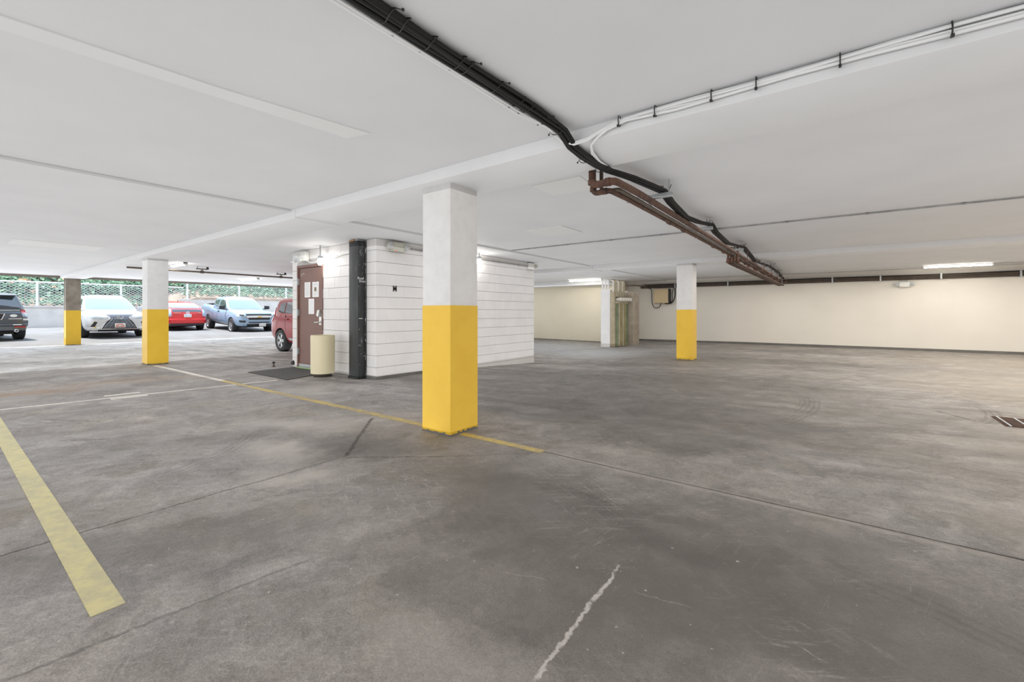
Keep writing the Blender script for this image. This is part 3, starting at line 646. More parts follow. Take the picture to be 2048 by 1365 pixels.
# ------------------------------------------------------------------ ceiling lights
def tube_light(label, x0, x1, y, z, label_g='fluorescent lights on the ceiling', ang=0, power=25):
    o = thing('fluorescent_light', label, 'ceiling light', ((x0 + x1) / 2, y, z), ang, label_g); w = (x1 - x0) / 2
    MB().box(-w, w, -.045, .045, -.028, 0).build('housing', M['fix'], o, bevel=.004)
    for s in (-.026, .026): MB().tube([(-w + .03, s, -.048), (w - .03, s, -.048)], .0145, 10).build('tube', M['tube'], o, smooth=50)
    for s in (-1, 1): MB().box(s * (w - .015) - .015, s * (w - .015) + .015, -.05, .05, -.068, 0).build('end_cap', M['fix'], o, bevel=.003)
    return o
tube_light('lit fluorescent tube above the cream far wall at the right', 1.85, 3.22, 16.75, 2.45)
tube_light('lit fluorescent tube in front of the pipe covered pier', -8.55, -7.15, 15.2, 2.42)
tube_light('lit fluorescent panel on the ceiling behind the sprinkler pipe', -18.6, -17.2, 7.35, 2.42)
tube_light('lit fluorescent tube on the ceiling just right of the second column', -14.3, -13.3, 3.95, 2.42, ang=0)
def bulb_light(label, x, y, z, ztop, nrm):
    o = thing('jar_light', label, 'wall light', (x, y, z), 0, 'bare jar lights on the block walls')
    MB().tube([(0, 0, .10), (0, 0, ztop - z)], .012, 10).build('conduit_stub', M['galv'], o, smooth=40)
    MB().lathe([(.02, .10), (.04, .095), (.045, .05), (.04, .045)], seg=16).build('socket', M['galv'], o, smooth=40)
    MB().lathe([(.036, .045), (.046, .0), (.044, -.05), (.028, -.08), (.0, -.088)], seg=18).build('jar', M['bulb'], o, smooth=60)
    MB().tube([(0, 0, .07), (nrm[0] * .1, nrm[1] * .1, .07)], .014, 8).build('bracket', M['galv'], o)
    return o
bulb_light('glaring jar light high beside the brown door', -7.93, 4.50, 2.13, 2.42, (0, 1))
bulb_light('glaring jar light on the block side wall, half hidden behind the middle column', -6.19, 7.10, 2.25, 2.42, (-1, 0))
# ------------------------------------------------------------------ emergency lights
def emergency(label, loc, rz, heads=2, m='fix', size=(.26, .11, .10), led=True, pipe=None):
    o = thing('emergency_light', label, 'emergency light', loc, rz); sx, sy, sz = size
    MB().box(-sx / 2, sx / 2, -sy, 0, -sz / 2, sz / 2).build('case', M[m], o, bevel=.008, smooth=40)
    for i in range(heads):
        s = (-1, 1)[i]; x = s * (sx / 2 + .055)
        h = MB(); h.lathe([(.02, .03), (.045, .02), (.055, -.03), (.055, -.045)], (x, -sy * .55, 0), 'y', 18)
        h.tube([(s * sx / 2, -sy * .5, 0), (x, -sy * .5, 0)], .014, 8)
        lh = h.build('lamp_head', M[m], o, smooth=40)
        MB().lathe([(.05, -.0445), (.04, -.055), (.0, -.058)], (x, -sy * .55, 0), 'y', 18).build('lens', M['lens'], lh, smooth=50)
    if led: MB().box(-sx * .35, -sx * .35 + .012, -sy - .004, -sy + .004, -sz / 2 + .008, -sz / 2 + .02).build('indicator', M['redled'], o)
    return o
em1 = thing('emergency_light', 'twin head emergency light over the brown door', 'emergency light', (-8.82, 4.65, 2.27))
MB().box(.03, .22, -.10, 0, -.085, .10).build('case', M['fix'], em1, bevel=.008, smooth=40)
for (x, z) in ((-.10, -.03), (.05, -.06)):
    h = MB(); h.lathe([(.025, .03), (.055, .02), (.066, -.03), (.066, -.045)], (x, -.10, z), 'y', 20); h.tube([(.06, -.06, -.02), (x, -.08, z)], .014, 8)
    lh = h.build('lamp_head', M['fix'], em1, smooth=40); MB().lathe([(.06, -.0445), (.05, -.056), (0, -.06)], (x, -.10, z), 'y', 20).build('lens', M['lens'], lh, smooth=50)
# on the side wall near the corner (faces +X)
em2 = thing('emergency_light', 'grimy emergency light high on the block side wall near its corner', 'emergency light', (-6.33, 4.98, 2.30), R(90))
MB().box(-.11, .16, -.10, 0, -.075, .08).build('case', M['fixdirty'], em2, bevel=.008, smooth=40)
for x in (-.16, .20):
    h = MB(); h.lathe([(.02, .04), (.05, .02), (.062, -.03), (.062, -.045)], (x, -.07, .01), 'y', 20); h.tube([(x * .6, -.05, 0), (x, -.05, .01)], .014, 8)
    lh = h.build('lamp_head', M['fixdirty'], em2, smooth=40); MB().lathe([(.056, -.0445), (.045, -.056), (0, -.06)], (x, -.07, .01), 'y', 20).build('lens', M['lens'], lh, smooth=50)
MB().box(-.05, -.035, -.104, -.098, -.08, -.065).build('indicator', M['redled'], em2)
em3 = thing('emergency_light', 'small emergency light at the far end of the block side wall', 'emergency light', (-6.33, 9.2, 2.32), R(90))
MB().box(-.11, .11, -.09, 0, -.085, .075).build('case', M['fix'], em3, bevel=.008, smooth=40)
h = MB(); h.lathe([(.02, .04), (.05, .02), (.06, -.03), (.06, -.045)], (.17, -.06, 0), 'y', 18); h.tube([(.1, -.05, 0), (.17, -.05, 0)], .014, 8); h.build('lamp_head', M['fixdirty'], em3, smooth=40)
em4 = emergency('twin head emergency light hanging below the pipes on the cream far wall', (1.56, 17.79, 1.99), 0, 2, 'fix', (.24, .10, .15))
for x in (-.06, .06): MB().tube([(x, -.05, .07), (x, -.05, .17)], .01, 8).build('hanger', M['galv'], em4)
# conduits on the walls
def conduit(name, label, pts, r, m, saddles=0, seg=8, cat='conduit'):
    o = thing(name, label, cat, tuple(pts[0]))
    MB().tube(pts, r, seg).build('tube', M[m], o, smooth=50, world=True)
    P = [Vector(p) for p in pts]
    for i in range(saddles):
        t = (i + .5) / saddles; a = P[0].lerp(P[-1], t); d = (P[-1] - P[0]).normalized()
        MB().tube([a - d * .018, a + d * .018], r * 1.5, 8).build('saddle', M['galv'], o, world=True)
    return o
conduit('wall_conduit', 'thin conduit high along the block side wall', [(-6.30, 5.2, 2.31), (-6.30, 9.1, 2.31)], .012, 'conduit', 5)
conduit('wall_conduit', 'thin white conduit along the block wall over the door', rounded([(-9.30, 4.63, 2.21), (-8.75, 4.63, 2.21), (-8.45, 4.62, 2.14), (-7.75, 4.62, 2.16), (-7.35, 4.63, 2.23), (-6.92, 4.63, 2.24)], .08), .011, 'fix', 0)
cb = thing('junction_box', 'small white junction box on the conduit over the door', 'box', (-8.1, 4.65, 2.14))
MB().box(-.05, .05, -.05, 0, -.045, .045).build('case', M['fix'], cb, bevel=.005); MB().box(-.045, .045, -.056, -.05, -.04, .04).build('cover', M['fix'], cb)
conduit('ceiling_conduit', 'long thin grey conduit across the ceiling beyond the near beam', [(-5.5, 7.33, 2.44), (-3.6, 7.30, 2.435), (-1.9, 7.32, 2.435), (3.4, 7.36, 2.435)], .0095, 'conduit', 10)
conduit('lamp_cord', 'wavy pale cord leading to the right fluorescent tube', [(3.22, 16.75, 2.42), (3.4, 16.6, 2.425), (3.6, 16.5, 2.405), (3.75, 16.2, 2.41), (4.1, 15.6, 2.44), (5.5, 14.5, 2.44)], .012, 'fixdirty', 0, cat='cable')
conduit('lamp_cord', 'thin pale cord on the ceiling left of the right fluorescent tube', [(-1.2, 16.9, 2.44), (0.4, 16.85, 2.435), (1.85, 16.75, 2.42)], .008, 'fix', 0, cat='cable')
# sprinkler pipe near the open side
sp = thing('sprinkler_pipe', 'dark sprinkler pipe hung under the left ceiling before the parked cars', 'pipe', (-14.25, 3.2, 2.28))
MB().tube([(-14.25, 3.0, 2.275), (-14.28, 9.5, 2.265)], .024, 10).build('pipe', M['brownpipe'], sp, smooth=50, world=True)
for y in (4.62, 6.78):
    hg = MB(); hg.tube([(-14.26, y - .04, 2.275), (-14.26, y + .04, 2.275)], .04, 10); hg.box(-14.29, -14.23, y - .14, y + .14, 2.345, 2.37)
    hg.build('pipe_clamp', M['brownpipe'], sp, world=True)
    for s in (-.11, .11): MB().tube([(-14.26, y + s, 2.345), (-14.26, y + s, 2.42)], .008, 6).build('hanger_rod', M['black'], sp, world=True)
    MB().tube([(-14.26, y, 2.31), (-14.26, y, 2.35)], .014, 6).build('drop', M['brownpipe'], sp, world=True)
    MB().lathe([(.03, -.03), (.035, 0), (.02, .03)], (-14.26, y + .13, 2.385), 'z', 10).build('sprinkler_head', M['black'], sp, world=True)

# ------------------------------------------------------------------ black and white cables across the ceiling
rc = random.Random(11)
cbn = thing('black_cable_bundle', 'thick bundle of black cables tied along the ceiling and over the beam', 'cables', (-1.55, 0, 2.4))
ys = [-1.5 + .45 * i for i in range(10)]
def cable_path(dx, dz, wob, ph):
    P = []
    for y in [-1.6 + .3 * i for i in range(14)]:      # to y = 2.3
        P.append((-1.552 + dx + wob * math.sin(y * 3.1 + ph), y, 2.425 + dz + wob * .5 * math.cos(y * 2.3 + ph)))
    for y, z in ((2.62, 2.40), (2.76, 2.335), (2.95, 2.318), (3.2, 2.32), (3.42, 2.335)):
        P.append((-1.535 + dx * .8 + wob * math.sin(y * 3.1 + ph), y, z + dz * .6))
    for y, z, x in ((3.75, 2.34, -1.475), (4.1, 2.35, -1.44), (4.38, 2.352, -1.405), (4.75, 2.32, -1.435), (5.4, 2.29, -1.47), (6.0, 2.32, -1.465), (6.42, 2.352, -1.42), (6.9, 2.32, -1.46), (8.0, 2.30, -1.49), (8.7, 2.34, -1.455), (9.0, 2.352, -1.43), (9.5, 2.33, -1.45), (11.0, 2.29, -1.50), (13.0, 2.33, -1.45), (15, 2.33, -1.47), (17.5, 2.30, -1.55)):
        P.append((x + dx * .9 + wob * math.sin(y * 2.1 + ph), y, z + dz * .8))
    return P
for i, (dx, dz, r) in enumerate([(-.042, -.004, .011), (-.02, -.012, .012), (.0, -.016, .013), (.022, -.012, .011), (.042, -.002, .010), (-.03, .008, .010), (.012, .006, .012), (.03, .010, .008), (-.008, .006, .009)]):
    MB().tube(cable_path(dx, dz, .006 + .004 * rc.random(), i * 1.7), r, 7).build('cable', M['cable'], cbn, smooth=60, world=True)
for y in (-.6, .2, .95, 1.18, 1.26, 1.42, 1.62, 1.68, 1.92, 2.14, 2.24, 2.46, 2.60, 3.02, 3.3):
    zc = 2.425 if y < 2.5 else (2.40 if y < 2.7 else 2.32)
    t = MB(); t.tube([(-1.552 + .058 * math.cos(a), y + .012 * math.sin(a * 2), zc + .024 * math.sin(a)) for a in [2 * PI * k / 12 for k in range(13)]], .003, 5, cap=False)
    s = rc.choice((-1, 1)); t.tube([(-1.552 + s * .064, y, zc), (-1.552 + s * .084, y + .02, zc - .006)], .0028, 5); t.box(-1.552 + s * .084 - .004, -1.552 + s * .084 + .004, y + .014, y + .024, zc - .010, zc)
    t.build('cable_tie', M['black'], cbn, world=True)
for y in (4.4, 6.4, 8.95, 12.9, 15.0):
    t = MB()
    for k in range(4):
        x = -1.40 + rc.uniform(-.05, .05); t.tube([(x, y + rc.uniform(-.1, .1), 2.36), (x + rc.uniform(-.03, .06), y + rc.uniform(-.1, .1), 2.40)], .004, 5)
    t.build('cable_tie', M['black'], cbn, world=True)
wcb = thing('white_cable_bundle', 'white cables tied beside the black bundle and along the edge of the near beam', 'cables', (-1.6, 0, 2.4))
def wc(P, r=.0085): MB().tube(P, r, 7).build('white_cable', M['wcable'], wcb, smooth=60, world=True)
for k in range(2):
    P = [(-1.628 - .018 * k + .004 * math.sin(y * 4 + k), y, 2.422 - .003 * k) for y in [-1.6 + .35 * i for i in range(12)]]
    P += [(-1.60 - .01 * k, 2.55, 2.42), (-1.575, 2.70, 2.37 - .01 * k), (-1.50, 2.735, 2.345 - .012 * k), (-1.40, 2.745, 2.355 - .012 * k), (-1.30, 2.75, 2.39 - .01 * k), (-1.2, 2.755, 2.42), (-1.0, 2.757, 2.432 - .012 * k)]
    P += [(x, 2.762, 2.436 - .022 * k + .007 * math.sin(x * 5 + k)) for x in [-.7 + .3 * i for i in range(10)]]
    wc(P)
for k in range(2):
    P = [(-1.50 + .008 * k, 3.75, 2.365), (-1.52 + .01 * k, 3.5, 2.355), (-1.515, 3.36, 2.335), (-1.50, 3.15, 2.325), (-1.47 + .012 * k, 2.95, 2.325), (-1.40, 2.80, 2.325), (-1.33, 2.752, 2.345), (-1.26, 2.748, 2.39 - .01 * k), (-1.12, 2.748, 2.42 - .012 * k)]
    P += [(x, 2.75 + .004 * k, 2.425 - .024 * k + .008 * math.sin(x * 4 + k * 2)) for x in [-.8 + .3 * i for i in range(10)]]
    wc(P)
for x in (-1.17, -.93, -.60, -.37, .0, .40, .95, 1.5):
    t = MB(); t.tube([(x, 2.752 + .022 * math.cos(a), 2.418 + .036 * math.sin(a)) for a in [2 * PI * k / 12 for k in range(13)]], .0035, 5, cap=False)
    t.box(x - .006, x + .006, 2.722, 2.735, 2.372, 2.386); t.build('cable_tie', M['black'], wcb, world=True)

# ------------------------------------------------------------------ rusty pipes below the ceiling
pr = thing('rusty_pipe_run', 'run of rusty iron pipes from the near beam to the far wall', 'pipes', (-1.55, 3.4, 2.25))
YE = 17.55
def line_x(y, x0, x1): return x0 + (x1 - x0) * (y - 3.4) / (YE - 3.4)
def ppipe(name, P, r, par, m='rust'): return MB().tube(P, r, 12).build(name, M[m], par, smooth=50, world=True)
ppipe('pipe', rounded([(-1.72, 3.46, 2.46), (-1.72, 3.46, 2.245), (-1.50, 3.42, 2.245), (-1.49, 3.95, 2.25), (-1.63, YE, 2.25)], .07), .031, pr)
ppipe('pipe', rounded([(-1.745, 3.53, 2.46), (-1.745, 3.53, 2.195), (-1.58, 3.50, 2.195), (-1.575, 3.9, 2.20), (-1.70, YE, 2.22)], .055), .024, pr)
ppipe('pipe', rounded([(-1.70, 3.60, 2.46), (-1.70, 3.60, 2.215), (-1.535, 3.58, 2.215), (-1.53, 4.1, 2.21), (-1.665, YE, 2.225)], .05), .017, pr, 'brownpipe')
for (c, r) in (((-1.72, 3.46, 2.275), .037), ((-1.56, 3.432, 2.245), .037), ((-1.745, 3.53, 2.235), .029), ((-1.625, 3.508, 2.195), .029)):
    d = (0, 0, .02) if c[0] < -1.7 else (.02, 0, 0)
    MB().tube([Vector(c) - Vector(d), Vector(c) + Vector(d)], r, 12).build('fitting_collar', M['rust'], pr, smooth=50, world=True)
for y in (4.35, 6.42, 8.95, 11.4, 12.7, 14.0, 15.3, 16.6):
    xc = line_x(y, -1.53, -1.66); b = MB(); wv = .23 if y < 5 else .17
    b.box(xc - wv, xc + wv, y - .021, y + .021, 2.282, 2.323); b.build('strut_channel', M['galv'], pr, world=True)
    for s in (-1, 1): MB().tube([(xc + s * (wv - .03), y, 2.32), (xc + s * (wv - .03), y, 2.46)], .006, 6).build('hanger_rod', M['galv'], pr, world=True)
    for dx, r in ((.03, .035), (-.045, .028)):
        MB().tube([(xc + dx, y - .012, 2.25 - (.045 if dx < 0 else 0) * (y < 9)), (xc + dx, y + .012, 2.25 - (.045 if dx < 0 else 0) * (y < 9))], r, 12).build('pipe_clamp', M['galv'], pr, world=True)
for y in (5.2, 5.8, 7.5, 8.3, 9.9, 10.6, 12.0, 13.3, 14.7, 16.0):
    xc = line_x(y, -1.575, -1.70); MB().tube([(xc, y - .05, 2.203), (xc, y + .05, 2.203)], .031, 10).build('fitting_collar', M['rust'], pr, smooth=50, world=True)
p2 = thing('rusty_pipe_run', 'second lower run of rusty pipes, starting at short risers near the far beam', 'pipes', (-1.6, 8.95, 2.07))
for i in range(4):
    x = -1.665 + .048 * i; r = (.02, .022, .018, .021)[i]
    ppipe('pipe', rounded([(x, 8.92 + .03 * i, 2.36), (x, 8.92 + .03 * i, 2.07), (x + .0, 9.4, 2.065), (x - .03, YE, 2.07)], .05), r, p2, ('rust', 'rust', 'brownpipe', 'rust')[i])
for i in range(4): MB().tube([(-1.665 + .048 * i, 8.92 + .03 * i, 2.10), (-1.665 + .048 * i, 8.92 + .03 * i, 2.16)], .029, 10).build('fitting_collar', M['rust'], p2, smooth=50, world=True)
for y in (9.15, 10.3, 11.4, 12.7, 14.0, 15.3, 16.6):
    b = MB(); b.box(-1.74, -1.36, y - .02, y + .02, 2.092, 2.122); b.build('strut_channel', M['rust'], p2, world=True)
    for x in (-1.72, -1.38): MB().tube([(x, y, 2.1), (x, y, 2.30)], .006, 6).build('hanger_rod', M['rust'], p2, world=True)
for y in (9.8, 10.9, 12.1, 13.4, 14.6, 15.9): MB().tube([(-1.655, y - .05, 2.066), (-1.655, y + .05, 2.066)], .028, 10).build('fitting_collar', M['rust'], p2, smooth=50, world=True)
# ------------------------------------------------------------------ pipes and cables on the far wall
fp = thing('wall_pipe_run', 'brown pipes and black cables along the top of the cream far wall', 'pipes', (-6.0, 17.68, 2.2))
for i, (z, r, m, y) in enumerate([(2.262, .018, 'black', 17.70), (2.225, .024, 'brownpipe', 17.68), (2.178, .026, 'brownpipe', 17.70), (2.145, .018, 'brownpipe', 17.735)]):
    MB().tube([(-6.6 + 1.5 * k, y - .004 * (k % 2), z + (.008 * math.sin(k * 1.9 + i) if i in (0, 1) else 0)) for k in range(13)], r, 8).build('pipe' if i else 'cable', M[m], fp, smooth=50, world=True)
for x in (-5.2, -3.3, -1.6, -.2, 1.0, 2.35, 3.9, 6, 8):
    b = MB(); b.box(x - .02, x + .02, 17.64, 17.8, 2.115, 2.285); b.build('pipe_clamp', M['galv'], fp, world=True)
# electrical box with looping cables
eb = thing('electrical_box', 'tan electrical cabinet with looping black cables on the far wall', 'electrical box', (-5.72, 17.8, 1.80))
MB().box(-.30, .27, -.20, 0, -.285, .285).build('cabinet', M['tanbox'], eb, bevel=.008, smooth=40)
MB().box(-.285, .255, -.212, -.2, -.27, .27).build('cover', M['tanbox'], eb, bevel=.003)
MB().box(.27, .33, -.19, 0, -.27, .285).build('side_box', M['black'], eb, bevel=.01)
MB().box(.0, .03, -.225, -.212, -.26, -.235).build('latch', M['galv'], eb)
MB().tube(rounded([(-.62, -.10, .36), (-.42, -.12, .30), (-.40, -.12, -.28), (-.30, -.12, -.50), (-.08, -.12, -.44), (-.05, -.1, -.285)], .12), .014, 8).build('cable', M['cable'], eb, smooth=60)
MB().tube(rounded([(.50, -.08, .40), (.52, -.12, -.05), (.40, -.12, -.30), (.15, -.12, -.31), (.10, -.1, -.27)], .12), .02, 8).build('cable', M['cable'], eb, smooth=60)
MB().tube(rounded([(.46, -.08, .40), (.40, -.13, .1), (.42, -.13, -.2), (.30, -.14, -.30)], .08), .014, 8).build('cable', M['cable'], eb, smooth=60)

# ------------------------------------------------------------------ pier with standpipes
pz = zf(-6.5, 14.9)
pi = thing('pipe_pier', 'half height concrete pier covered with vertical pipes before the back wall', 'pier', (-6.5, 14.6, pz))
MB().box(-.42, -.06, .0, 1.66, -.05, 2.05).build('pier_wall', M['white_face'], pi, bevel=.01)
MB().box(-.10, .38, 1.08, 1.66, -.05, 1.99).build('pier_block', M['conc'], pi, bevel=.015)
MB().box(-.06, .02, .12, 1.08, -.05, 2.0).build('back_board', M['olive_pipe'], pi)
MB().box(-.06, .09, -.02, .15, .0, 1.98).build('pipe_casing', M['beige_pipe'], pi, bevel=.02, smooth=40)
for i in range(6):
    y = .225 + .15 * i; r = .058 if i % 2 else .064; x = .085 + .012 * i
    o = MB().tube([(x, y, .02), (x, y, 1.58)], r, 14).build('standpipe', M[('green_pipe', 'beige_pipe', 'olive_pipe', 'beige_pipe', 'olive_pipe', 'green_pipe')[i]], pi, smooth=50)
    MB().tube([(x, y, 1.56), (x, y, 1.64)], r * 1.2, 14).build('collar', M['beige_pipe'], o, smooth=50)
for i in range(5):
    y = .26 + .18 * i; x = .13 + .02 * i
    v = MB(); v.lathe([(.06, 0), (.068, .02), (.068, .12), (.055, .14)], (x, y, 1.70), 'x', 14); v.tube([(x, y - .08, 1.70), (x, y + .08, 1.70)], .05, 10); v.build('valve', M['valve'], pi, smooth=50)
for i in range(6):
    y = .18 + .15 * i
    MB().box(.02, .12, y - .03, y + .08, 1.79, 1.99).build('wood_cleat', M['conc'] if i % 2 else M['beige_pipe'], pi, bevel=.006)
for i in range(8):
    y = .02 + .13 * i; x = .05 + .02 * (i % 2)
    MB().tube(rounded([(x, y, 1.95), (x, y, 2.36), (x - .12, y + .03, 2.40)], .06), .034, 10).build('riser', M['beige_pipe' if i % 3 else 'valve'], pi, smooth=50)
for i in range(3):
    x = -.37 + .11 * i; MB().tube([(x, .05, 2.0), (x, .05, 2.40)], .035, 10).build('riser', M['white_face'], pi, smooth=50)
MB().tube([(-.05, 1.45, 2.26), (.30, 1.5, 2.26), (.30, 2.95, 2.29)], .03, 10).build('feed_pipe', M['brownpipe'], pi, smooth=50)
# ------------------------------------------------------------------ cars
M['glass'] = mat('car_glass', (.03, .04, .05), .04, spec=1.0, coat=1.0)
M['glass_pale'] = mat('car_glass_sky_reflection', (.16, .22, .28), .03, spec=1.0, coat=1.0)  # paler copy of the glass, sky reflection put into its colour
M['chrome'] = mat('chrome', (.8, .8, .8), .12, 1.0)
M['trim'] = mat('black_car_trim', (.02, .02, .022), .5)
M['lampclear'] = mat('clear_lamp', (.36, .42, .48), .08, spec=1.0, coat=1.0)
M['lampred'] = mat('red_lamp', (.50, .015, .015), .12, coat=1.0)
M['lampamber'] = mat('amber_lamp', (.7, .25, .05), .15, coat=1.0)
M['alloy'] = mat('alloy', (.58, .59, .60), .3, .75)
M['plate'] = mat('white_plate', (.75, .75, .72), .45)
M['plateink'] = mat('plate_ink', (.10, .11, .14), .6)
M['platered'] = mat('plate_arch_red', (.62, .10, .05), .6)
M['gold'] = mat('gold_emblem', (.75, .52, .15), .3, .6)
M['sticker'] = mat('white_sticker', (.78, .78, .74), .5)
def paint(n, c, coat=.6): return mat(n, c, .34, .1, spec=.5, coat=coat)
class Car:
    def __init__(s, name, label, pos, yaw, S, paintm):
        s.root = thing(name, label, 'car', pos, R(yaw)); s.S = S; s.X = Matrix.Scale(S, 4); s.paint = paintm
    def part(s, mb, name, m, parent=None, smooth=40, bevel=0, label=None):
        o = bpy.data.objects.new(name, mb.mesh(name, m, smooth, s.X, bevel)); C.objects.link(o); o.parent = parent or s.root
        if label: o['label'] = label
        return o
    def body(s, stations, cabin, wheels, r, crown=.03, cuts=()):
        mb = MB(); rings = []
        for (x, zb, zt, w) in stations:
            h = zt - zb
            half = [(0, zb), (.55 * w, zb), (.86 * w, zb + .02), (.965 * w, zb + .16 * h), (1.0 * w, zb + .42 * h), (.985 * w, zb + .68 * h), (.955 * w, zb + .86 * h), (.86 * w, zt), (.45 * w, zt + crown), (0, zt + crown * 1.2)]
            rings.append([(x, y, z) for y, z in half] + [(x, -y, z) for y, z in half[-2:0:-1]])
        n = len(rings[0])
        for ring in rings: mb.v += ring
        for i in range(len(rings) - 1):
            for k in range(n): mb.f.append((i * n + k, i * n + (k + 1) % n, (i + 1) * n + (k + 1) % n, (i + 1) * n + k))
        mb.f += [tuple(range(n)), tuple(range((len(rings) - 1) * n, len(rings) * n))]
        o = len(mb.v)
        def cring(z, f, r_, wf, wr, bf, br):
            P = [(f + bf, 0), (f + bf * .75, .5 * wf), (f + bf * .1, .90 * wf), (f - .10, wf)]
            P += [(f + (r_ - f) * t, wf + (wr - wf) * t + .012) for t in (.25, .5, .75)]
            P += [(r_ + .08, wr), (r_ - br * .1, .90 * wr), (r_ - br * .75, .5 * wr), (r_ - br, 0)]
            return [(x, y, z) for x, y in P] + [(x, -y, z) for x, y in P[-2:0:-1]]
        cr = [cring(*c) for c in cabin]; m = len(cr[0])
        for ring in cr: mb.v += ring
        for i in range(len(cr) - 1):
            for k in range(m): mb.f.append((o + i * m + k, o + i * m + (k + 1) % m, o + (i + 1) * m + (k + 1) % m, o + (i + 1) * m + k))
        mb.f += [tuple(range(o + m - 1, o - 1, -1)), tuple(range(o + (len(cr) - 1) * m, o + len(cr) * m))]
        mb.mi = [0] * len(mb.f)
        ob = bpy.data.objects.new('tmp_body', mb.mesh('body', [s.paint, M['trim']], 60)); C.objects.link(ob)
        sub = ob.modifiers.new('s', 'SUBSURF'); sub.levels = 2; sub.render_levels = 2
        cut = MB()
        for (x, w) in wheels:
            for sg in (-1, 1): cut.lathe([(r * 1.13, sg * (w - .34)), (r * 1.13, sg * (w + .4))], (x, 0, r), 'y', 28)
        for b in cuts: cut.box(*b)
        cut.mi = [1] * len(cut.f)
        co = bpy.data.objects.new('tmp_cut', cut.mesh('cut', [s.paint, M['trim']], None)); C.objects.link(co)
        bo = ob.modifiers.new('b', 'BOOLEAN'); bo.operation = 'DIFFERENCE'; bo.object = co; bo.solver = 'EXACT'; bo.use_self = True
        dg = bpy.context.evaluated_depsgraph_get(); dg.update()
        me = bpy.data.meshes.new_from_object(ob.evaluated_get(dg)); me.name = 'body'
        bpy.data.objects.remove(ob); bpy.data.objects.remove(co)
        s.bvh = BVHTree.FromPolygons([v.co.copy() for v in me.vertices], [tuple(p.vertices) for p in me.polygons])
        me.transform(s.X)
        me.polygons.foreach_set('use_smooth', [True] * len(me.polygons)); me.set_sharp_from_angle(angle=R(38))
        b = bpy.data.objects.new('body', me); C.objects.link(b); b.parent = s.root; s.b = b
    def hit(s, side, a, b):
        o, d = {'front': ((9, a, b), (-1, 0, 0)), 'rear': ((-9, a, b), (1, 0, 0)), 'left': ((a, 9, b), (0, -1, 0)), 'right': ((a, -9, b), (0, 1, 0)), 'top': ((a, b, 9), (0, 0, -1))}[side]
        p, n, i, _ = s.bvh.ray_cast(Vector(o), Vector(d))
        if p is None: p, n, i, _ = s.bvh.find_nearest(Vector(o) + Vector(d) * 6.8)
        if n.dot(Vector(d)) > 0: n = -n
        return p, n
    def panel(s, name, m, side, rows, n=6, m_=5, off=.007, th=.03, parent=None, label=None, mb=None):
        """ruled patch that follows the body: rows of ((a,b),(a,b)) end pairs"""
        g = []
        for (r0, r1) in zip(rows, rows[1:]):
            last = r1 is rows[-1]
            for j in range(m_ + (1 if last else 0)):
                t = j / m_; A = [r0[0][k] + (r1[0][k] - r0[0][k]) * t for k in (0, 1)]; B = [r0[1][k] + (r1[1][k] - r0[1][k]) * t for k in (0, 1)]
                g.append([s.hit(side, A[0] + (B[0] - A[0]) * i / n, A[1] + (B[1] - A[1]) * i / n) for i in range(n + 1)])
        out = mb or MB(); nx, ny = n + 1, len(g)
        vs = [tuple(p + q * off) for row in g for p, q in row] + [tuple(p - q * th) for row in g for p, q in row]
        fs = []; k = nx * ny
        for j in range(ny - 1):
            for i in range(nx - 1):
                a = j * nx + i; fs += [(a, a + 1, a + nx + 1, a + nx), (k + a + nx, k + a + nx + 1, k + a + 1, k + a)]
        ring = [i for i in range(nx)] + [j * nx + nx - 1 for j in range(1, ny)] + [(ny - 1) * nx + i for i in range(nx - 2, -1, -1)] + [j * nx for j in range(ny - 2, 0, -1)]
        fs += [(ring[i], k + ring[i], k + ring[(i + 1) % len(ring)], ring[(i + 1) % len(ring)]) for i in range(len(ring))]
        out.add(vs, fs)
        if mb is not None: return None
        return s.part(out, name, m, parent, 35, label=label)
    def both(s, name, m, side, rows, **kw):
        """mirrored pair: front/rear panels mirror in y, side panels on both flanks"""
        if side in ('front', 'rear', 'top'):
            s.panel(name, m, side, rows, **kw)
            f = (lambda p: (-p[0], p[1])) if side != 'top' else (lambda p: (p[0], -p[1]))
            s.panel(name, m, side, [(f(a), f(b)) for a, b in rows], **kw)
        else:
            for sd in ('left', 'right'): s.panel(name, m, sd, rows, **kw)
